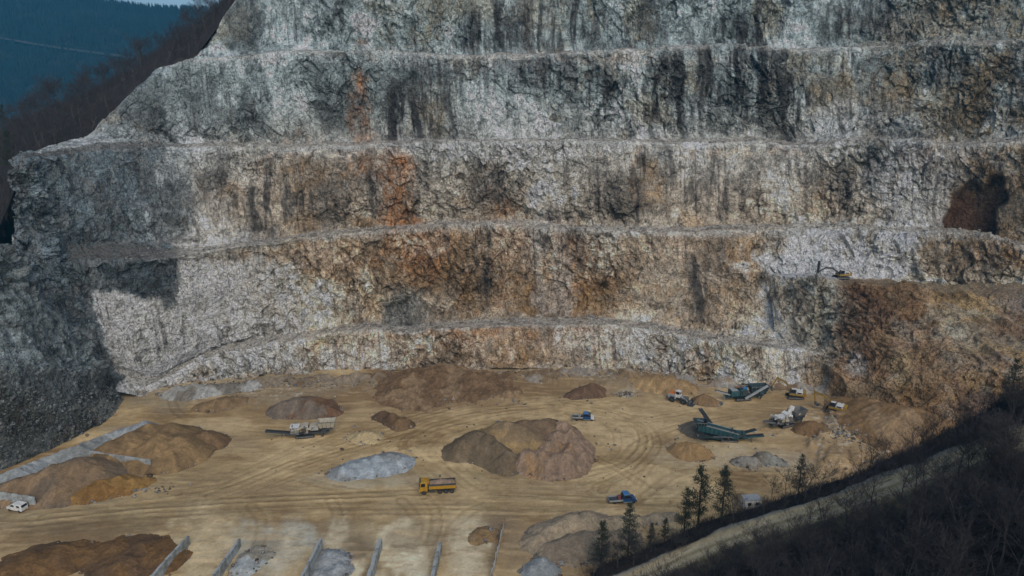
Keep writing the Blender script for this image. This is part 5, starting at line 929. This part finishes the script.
# ---- white site cabin half hidden by the bank
pos, rz, L = stand((743, 508), (758, 507))
t = thing('site_cabin', 'small white cabin half hidden behind the dark bank between the pines', 'cabin', pos, rz)
part('wall', 'white', t, ('box', (0, 0, 1.3), (3.8, 2.3, 2.3)), bevel=.03); part('roof', 'grey', t, ('box', (0, 0, 2.52), (4.0, 2.5, .12))); part('skid', 'dark', t, ('box', (0, .8, .08), (3.8, .15, .16)), ('box', (0, -.8, .08), (3.8, .15, .16)))
for q in (-.9, .9):
    w_ = part('window', 'white', t, ('box', (q, -1.16, 1.6), (1.0, .06, .9))); part('pane', 'glass', w_, ('box', (q, -1.2, 1.6), (.85, .03, .75)))
part('door', 'grey', t, ('box', (0, 1.16, 1.15), (.8, .05, 1.95)))

# ------------------------------------------------------------------ concrete bay walls of single upright panels
CONC = plain('weathered_concrete', (0.30, 0.325, 0.32), .9, 0, .4, .7); M['concrete'] = CONC
M['concrete2'] = plain('stained_concrete', (0.22, 0.23, 0.22), .9, 0, .5, 1.1)
def panel_wall(label, pa, pb, h, pw=1.5, th=.3, seed=0, foot=1):
    """pa, pb: photo bearings of the top edge's ends"""
    a, b_ = at_z(pa[0], pa[1], h), at_z(pb[0], pb[1], h); d = b_ - a; L = float(np.hypot(d[0], d[1])); rz = math.atan2(d[1], d[0]); n = max(2, round(L / pw)); w = L / n
    z = min(float(ground_z(a[0], a[1])), float(ground_z(b_[0], b_[1]))) - .15
    o = thing('concrete_barrier', label, 'concrete wall', (a[0], a[1], z), rz, 'concrete walls of the stock bays'); r = random.Random(seed); shared = None
    for i in range(n):
        if shared is None:
            p = part('panel', 'concrete', o, ('prism', [(-w / 2 + .015, 0), (-w / 2 + .015, h), (w / 2 - .015, h), (w / 2 - .015, 0)], -th / 2, th / 2), ('box', (0, foot * .5, .12), (w - .03, .9, .24)), bevel=.02); shared = p.data
        else:
            p = bpy.data.objects.new('panel', shared); COL.objects.link(p); p.parent = o
        if r.random() < .35:
            p.material_slots[0].link = 'OBJECT'; p.material_slots[0].material = M['concrete2']
        p.location = (w * (i + .5), r.uniform(-.05, .05), r.uniform(-.06, .08)); p.rotation_euler = (r.uniform(-.025, .025), r.uniform(-.008, .008), 0)
    return o
panel_wall('concrete panel wall splitting the two brown mounds at left', (84, 450), (150.5, 459.5), 3.0, 1.5, .35, 1)
panel_wall('concrete panel wall behind the white van at the left edge', (-16, 490), (34, 497), 3.0, 1.5, .35, 2)
panel_wall('leftmost concrete bay wall, beside the dark brown heap', (188, 534), (136, 590), 2.6, 1.5, .5, 3, -1)
panel_wall('second concrete bay wall from the left, beside the pale stone layer', (239, 536), (202, 588), 2.6, 1.5, .5, 4, -1)
panel_wall('third concrete bay wall from the left, beside the blue-grey heap', (321, 537), (293, 592), 2.6, 1.5, .5, 5, -1)
panel_wall('fourth concrete bay wall from the left, thick and upright', (380, 537), (362, 596), 2.6, 1.5, .7, 6)
panel_wall('fifth concrete bay wall from the left, next to the sheet fence', (440, 541), (427, 596), 2.6, 1.5, .7, 7)
# ragged sheet fence
a, b_ = at_z(504, 521, 1.8), at_z(486, 596, 1.8); d = b_ - a; L = float(np.hypot(d[0], d[1])); rz = math.atan2(d[1], d[0])
t = thing('sheet_fence', 'ragged whitish sheet fence right of the concrete bays', 'fence', (a[0], a[1], float(ground_z(a[0], a[1]))), rz)
M['sheet'] = plain('torn_white_sheet', (0.42, 0.44, 0.43), .8, 0, .35, 1.2)
for i in range(int(L / 2.2) + 1): part('post', 'rust', t, ('beam', (i * 2.2, 0, -.3), (i * 2.2 + random.uniform(-.15, .15), random.uniform(-.15, .15), 2.0), .1, .1))
for i in range(int(L / 2.2)):
    xs = np.linspace(i * 2.2 + .05, i * 2.2 + 2.15, 10); zs = np.linspace(0.1, 1.0, 7); XX, ZZ = np.meshgrid(xs, zs)
    top = 1.5 + .5 * vn((xs * 1.3).astype(np.float32), xs * 0, xs * 0 + i, 900)
    ZZ = .1 + (ZZ - .1) / .9 * top[None, :]; YY = .18 * fbm(XX.astype(np.float32) * 1.3, ZZ.astype(np.float32) * 1.3, XX * 0, 3, 901)
    o = np_mesh('sheet', np.stack([XX, YY, ZZ], -1), grid_faces(7, 10), M['sheet'], parent=t); sm = o.modifiers.new('thick', 'SOLIDIFY'); sm.thickness = .03
# ------------------------------------------------------------------ trees
BARK = plain('dark_bark', (0.085, 0.08, 0.076), .95, 0, .3, 1.5); TWIG = plain('bare_twigs', (0.042, 0.037, 0.038), .95, 0, .3, .8); PBARK = plain('pine_bark', (0.07, 0.05, 0.04), .95, 0, .3, 2); NEEDLE = plain('pine_needles', (0.022, 0.036, 0.02), .8, 0, .5, 1.2); SHRUB = plain('dry_brush', (0.022, 0.02, 0.019), .95, 0, .4, .5); GRASS = plain('dry_grass', (0.16, 0.125, 0.07), .95, 0, .35, .5)
def tubes(segs, k=4):
    """segs: (p0, p1, r0, r1) -> verts, faces of thin tapered tubes"""
    P0 = np.array([s[0] for s in segs], np.float32); P1 = np.array([s[1] for s in segs], np.float32); R0 = np.array([s[2] for s in segs], np.float32); R1 = np.array([s[3] for s in segs], np.float32)
    d = P1 - P0; d /= np.linalg.norm(d, axis=1, keepdims=True) + 1e-9; ref = np.where(np.abs(d[:, 2:3]) < .9, np.array([[0, 0, 1.]]), np.array([[1., 0, 0]])); u = np.cross(d, ref); u /= np.linalg.norm(u, axis=1, keepdims=True) + 1e-9; v = np.cross(d, u)
    a = np.arange(k) * 2 * math.pi / k; off = u[:, None] * np.cos(a)[None, :, None] + v[:, None] * np.sin(a)[None, :, None]
    V = np.concatenate([P0[:, None] + off * R0[:, None, None], P1[:, None] + off * R1[:, None, None]], 1); n = len(segs)
    f = np.array([[i, (i + 1) % k, k + (i + 1) % k, k + i] for i in range(k)]); F = f[None] + (np.arange(n) * 2 * k)[:, None, None]
    return V.reshape(-1, 3), F.reshape(-1, 4)
def bare_tree_mesh(seed, h):
    r = random.Random(seed); limbs, twigs = [], []
    def grow(p, d, L, rad, lev):
        n = 3 if lev < 2 else 2
        for i in range(n):
            d = (d + Vector((r.gauss(0, .13), r.gauss(0, .13), r.gauss(.05, .08)))).normalized(); q = p + d * (L / n); r1 = rad * (.86 if lev == 0 else .78)
            (limbs if lev < 2 else twigs).append((tuple(p), tuple(q), rad, r1)); p, rad = q, r1
            if lev < 4 and (lev > 0 or i > 0):
                for _ in range((3 if lev == 0 else 2) if lev < 3 else 2):
                    a = r.uniform(0, 6.283); t = r.uniform(.5, 1.05); side = Vector((math.cos(a), math.sin(a), r.uniform(-.1, .3))).normalized()
                    grow(p, (d * math.cos(t) + side * math.sin(t)).normalized(), L * r.uniform(.42, .66), rad * r.uniform(.4, .6), lev + 1)
        if lev < 4: grow(p, d, L * .55, rad * .85, lev + 1)
    grow(Vector((0, 0, -.4)), Vector((r.gauss(0, .06), r.gauss(0, .06), 1)), h * .62, h * .0135, 0)
    twigs = [(a, b_, max(c, .014), max(d, .009)) for a, b_, c, d in twigs]
    return limbs, twigs
def mk(name, segs, k, mat):
    V, F = tubes(segs, k); me = bpy.data.meshes.new(name); me.from_pydata(V.tolist(), [], F.tolist()); me.materials.append(mat); return me
BARE = []
for i in range(7):
    l_, t_ = bare_tree_mesh(40 + i, 9.0 + (i % 3)); BARE.append((mk('trunk', l_, 5, BARK), mk('crown', t_, 3, TWIG)))
def put_tree(kind, name, label, cat_, group, pos, h, rz, protos):
    o = bpy.data.objects.new(name, None); COL.objects.link(o); o.location = pos; o.rotation_euler = (0, 0, rz); o.scale = (h, h, h); tag(o, label, cat_, group)
    for nm, me in zip(('trunk', 'crown'), protos[kind]):
        c_ = bpy.data.objects.new(nm, me); COL.objects.link(c_); c_.parent = o
    return o
# pines: whorls of branches with needle tufts
def pine_mesh(seed, h):
    r = random.Random(seed); rn = np.random.default_rng(seed); limbs = [((0, 0, -.3), (0, 0, h * .5), h * .018, h * .012), ((0, 0, h * .5), (0, 0, h), h * .012, h * .002)]; tv = []
    z = h * .16
    while z < h * .98:
        k = z / h; L = h * .27 * (1 - k) ** .75 * (.55 + .45 * min(1, k * 3)) + .12
        for j in range(r.randint(4, 6)):
            a = r.uniform(0, 6.283); l = L * r.uniform(.5, 1.15); up = .15 + .5 * k
            if r.random() < .14: continue
            p0 = np.array((0, 0, z)); p1 = p0 + np.array((math.cos(a) * l, math.sin(a) * l, l * up)); limbs.append((tuple(p0), tuple(p1), .03, .012))
            m = int(14 + 32 * l)
            t = rn.uniform(.25, 1.05, m)[:, None]; c_ = p0 + (p1 - p0) * t + rn.normal(0, .1 + .06 * l, (m, 3)); c_[:, 2] += .05
            d = rn.normal(0, 1, (m, 3)) + np.array((math.cos(a), math.sin(a), .9)) * .8; d /= np.linalg.norm(d, axis=1, keepdims=True); s = np.cross(d, rn.normal(0, 1, (m, 3))); s /= np.linalg.norm(s, axis=1, keepdims=True); ln = rn.uniform(.14, .34, (m, 1)); w = rn.uniform(.025, .06, (m, 1))
            tv.append(np.stack([c_ - s * w, c_ + s * w, c_ + d * ln], 1))
        z += h * r.uniform(.035, .06)
    T = np.concatenate(tv).reshape(-1, 3); me = bpy.data.meshes.new('crown'); me.from_pydata(T.tolist(), [], np.arange(len(T)).reshape(-1, 3).tolist()); me.materials.append(NEEDLE)
    return mk('trunk', limbs, 5, PBARK), me
PINE = [pine_mesh(70 + i, 9.0) for i in range(4)]
def hill_at(px_, py_, rows=(38, 70)):
    Hs = HILL[rows[0]:rows[1]]; a, b_ = project(Hs); k = np.argmin((a - px_) ** 2 + (b_ - py_) ** 2); return Hs.reshape(-1, 3)[k]
PL = [(795, 485, 455, 'lone pine on the dark bank right of the white cabin'), (722, 522, 476, 'second pine right of the near pickup, beside the tallest'), (698, 525, 475, 'tallest pine, middle of the cluster below the near pickup'), (682, 529, 493, 'bushy pine at the left of the tallest pine'), (628, 560, 512, 'slim pine rising in front of the grey-tan berm'), (601, 566, 527, 'short pine left of the slim pine by the berm'), (664, 540, 521, 'low wide pine at the foot of the cluster'), (650, 545, 526, 'small pine between the berm and the pine cluster'), (1008, 412, 376, 'dark pine at the right edge above the road')]
for i, (a, yb, yt, lb) in enumerate(PL):
    p = hill_at(a, yb, (30, 66)); dist = math.sqrt(p[0] ** 2 + p[1] ** 2 + (p[2] - CAM_H) ** 2); hm = (yb - yt + 2) / FOC * dist * 1.18
    put_tree(i % 4, 'pine_tree', lb, 'pine tree', 'pine trees along the bank', p, hm / 9.0, i * 1.3, PINE)
def scatter_rows(Gs, r0, r1, n, rn, fr=(-30, 1060, -30, 640), mind=0):
    out = []; a, b_ = project(Gs); tries = 0
    while len(out) < n and tries < n * 40:
        tries += 1; i, j = rn.integers(r0, r1), rn.integers(2, Gs.shape[1] - 2)
        if not (fr[0] < a[i, j] < fr[1] and fr[2] < b_[i, j] < fr[3]): continue
        p = Gs[i, j]
        if mind and any((p[0] - q[0]) ** 2 + (p[1] - q[1]) ** 2 < mind ** 2 for q in out): continue
        out.append(p)
    return out
rn = np.random.default_rng(5)
for p in scatter_rows(HILL, 104, 160, 110, rn, (560, 1075, 470, 720), 2.0):
    ppx, ppy = project(np.array(p)); top_ok = np.interp(ppx, [600, 690, 840, 899, 953, 1024], [600, 580, 522, 503, 482, 455]); dist = math.sqrt(p[0] ** 2 + p[1] ** 2 + (p[2] - CAM_H) ** 2); hcap = max(1.5, (ppy - top_ok + 16) / FOC * dist * 1.15)
    put_tree(int(rn.integers(7)), 'bare_tree', 'bare leafless tree in the dark wood below the dirt road', 'tree', 'bare trees on the near slope', p, min(rn.uniform(.5, .95), hcap / 10.0 * rn.uniform(.7, 1.15)), rn.uniform(0, 6.28), BARE)
for p in scatter_rows(HILL, 36, 62, 36, rn, (590, 1050, 380, 600), 1.5):
    put_tree(int(rn.integers(7)), 'bare_tree', 'thin bare tree on the dark bank above the dirt road', 'tree', 'bare trees on the bank', p, rn.uniform(.28, .62), rn.uniform(0, 6.28), BARE)
for k in range(44):
    a = rn.uniform(690, 1030); b_ = np.interp(a, [640, 690, 840, 899, 953, 1024], [590, 575, 523, 504, 484, 458]) + rn.uniform(0, 26); hh = rn.uniform(.38, .7) * np.interp(a, [690, 1024], [.75, 1.25])
    if k == 0: a, b_, hh = 985, 492, .95
    if k == 1: a, b_, hh = 1003, 488, .85
    put_tree(int(rn.integers(7)), 'bare_tree', 'bare tree with upright trunk standing in front of the dirt road', 'tree', 'bare trees along the road', hill_at(a, b_, (84, 120)), hh, rn.uniform(0, 6.28), BARE)
for p in scatter_rows(SLOPE, 2, 60, 110, rn, (-30, 235, -30, 300), 3.0):
    put_tree(int(rn.integers(7)), 'bare_tree', 'bare tree in the dark wood on the slope behind the left rim', 'tree', 'bare trees on the left slope', p, rn.uniform(.6, 1.05), rn.uniform(0, 6.28), BARE)
def slope_at(px_, py_):
    a, b_ = project(SLOPE); k = np.argmin((a - px_) ** 2 + (b_ - py_) ** 2); return SLOPE.reshape(-1, 3)[k]
put_tree(1, 'pine_tree', 'dark conifer at the left edge beside the rock buttress', 'pine tree', None, slope_at(13, 172), 1.5, .3, PINE)
put_tree(2, 'pine_tree', 'small dark conifer standing out on the left skyline', 'pine tree', None, slope_at(141, 60), .75, 1.3, PINE)
put_tree(3, 'pine_tree', 'dark conifer at the far left end of the slope', 'pine tree', None, slope_at(3, 122), 1.0, 2.3, PINE)
# ------------------------------------------------------------------ brush and dry grass
def brush(name, label, pts, hgt, n, mat, seed, spread=.5, wid=.025):
    r = np.random.default_rng(seed); P = np.repeat(np.array(pts, np.float32), n, 0); m = len(P); P[:, :2] += r.normal(0, .35 * hgt, (m, 2)); d = np.stack([r.normal(0, spread, m), r.normal(0, spread, m), np.ones(m)], -1); d /= np.linalg.norm(d, axis=1, keepdims=True)
    L = hgt * r.uniform(.4, 1.2, (m, 1)); s = np.cross(d, r.normal(0, 1, (m, 3))); s /= np.linalg.norm(s, axis=1, keepdims=True); P[:, 2] -= .15
    mid_ = P + d * L * .55 + r.normal(0, .06 * hgt, (m, 3)); tip = mid_ + (d + r.normal(0, .35, (m, 3))) * L * .45; T = np.stack([P - s * wid, P + s * wid, mid_ - s * wid * .5, mid_ + s * wid * .5, tip], 1).reshape(-1, 3); k = (np.arange(m) * 5)[:, None]
    F = np.concatenate([k + np.array([[0, 1, 3]]), k + np.array([[0, 3, 2]]), k + np.array([[2, 3, 4]])])
    o = np_mesh(name, T, F, mat, smooth=False); return tag(o, label, 'brush', kind='stuff')
brush('brushwood', 'dense leafless brush covering the near slope', scatter_rows(HILL, 104, 165, 3800, rn, (540, 1070, 450, 700)), 1.1, 14, SHRUB, 21)
brush('bank_brush', 'dark leafless brush on the bank above the road', scatter_rows(HILL, 30, 62, 1500, rn, (500, 1060, 370, 610)), 1.5, 18, TWIG, 22)
brush('dry_grass', 'pale dry grass along the road verges', scatter_rows(HILL, 82, 98, 1500, rn, (560, 1060, 420, 620)), .55, 16, GRASS, 23, .6, .02)
brush('slope_brush', 'dark brush under the trees of the left slope', scatter_rows(SLOPE, 0, 60, 2600, rn, (-40, 260, -40, 330)), 3.4, 18, TWIG, 24, .4, .03)
# ------------------------------------------------------------------ conifer forest on the far mountain and the air between
rn = np.random.default_rng(31); n = 15000
tx = rn.uniform(-2100, -250, n).astype(np.float32); ty = np.concatenate([rn.uniform(1500, 2080, n - 3000), rn.normal(2095, 22, 3000)]).astype(np.float32); tz = mountain_z(tx, ty); th = rn.uniform(9, 20, n); tw = th * rn.uniform(.16, .26, n); a0 = rn.uniform(0, 2, n)
ring = [np.stack([tx + tw * np.cos(a0 + q), ty + tw * np.sin(a0 + q), tz - 2], -1) for q in (0, 1.2566, 2.513, 3.77, 5.0265)]
V = np.stack(ring + [np.stack([tx, ty, tz + th], -1)], 1); F = (np.arange(n) * 6)[:, None, None] + np.array([[i, (i + 1) % 5, 5] for i in range(5)])[None]
o = np_mesh('mountain_forest', V.reshape(-1, 3), F.reshape(-1, 3), plain('far_conifers', (0.012, 0.022, 0.02), .95, 0, .4, .02), smooth=False); tag(o, 'conifer forest covering the far mountain', 'forest', kind='stuff')
rp = np.array([(-40, 38), (0, 40), (40, 47), (80, 53), (120, 58), (160, 64)]); rows_ = []
for q in np.linspace(0, 5, 80):
    a_, b_ = [np.interp(q, range(6), rp[:, k]) for k in (0, 1)]; dirv = np.array(ray(a_, b_)); ts = np.linspace(1200, 2400, 900); pp = dirv[None] * ts[:, None]; zz = mountain_z(pp[:, 0], pp[:, 1]); hit = np.argmax(pp[:, 2] + CAM_H < zz); rows_.append(pp[hit] + [0, 0, CAM_H])
R_ = np.array(rows_); V = np.stack([R_ + [0, -7, 3.0], R_ + [0, -5, 8.0]], 1)
o = np_mesh('forest_road', V.reshape(-1, 3), np.array([[2 * i, 2 * i + 2, 2 * i + 3, 2 * i + 1] for i in range(79)]), plain('pale_road_cut', (0.05, 0.055, 0.05), .95, 0, .2, .05)); tag(o, kind='structure')
hz = bmesh.new(); bmesh.ops.create_cube(hz, size=1.0)
for v in hz.verts: v.co = Vector((v.co.x * 7800 - 600, v.co.y * 4600 + 1900, -75 + (v.co.z + .5) * 800))
me = bpy.data.meshes.new('haze'); hz.to_mesh(me); hz.free(); m = bpy.data.materials.new('valley_haze'); m.use_nodes = True; m.node_tree.nodes.clear()
pv = m.node_tree.nodes.new('ShaderNodeVolumePrincipled'); ou = m.node_tree.nodes.new('ShaderNodeOutputMaterial'); pv.inputs['Color'].default_value = (0.05, 0.48, 0.80, 1); pv.inputs['Density'].default_value = 0.0002; pv.inputs['Anisotropy'].default_value = 0.2
m.node_tree.links.new(pv.outputs[0], ou.inputs['Volume']); me.materials.append(m); ho = bpy.data.objects.new('haze', me); COL.objects.link(ho); tag(ho, kind='stuff')
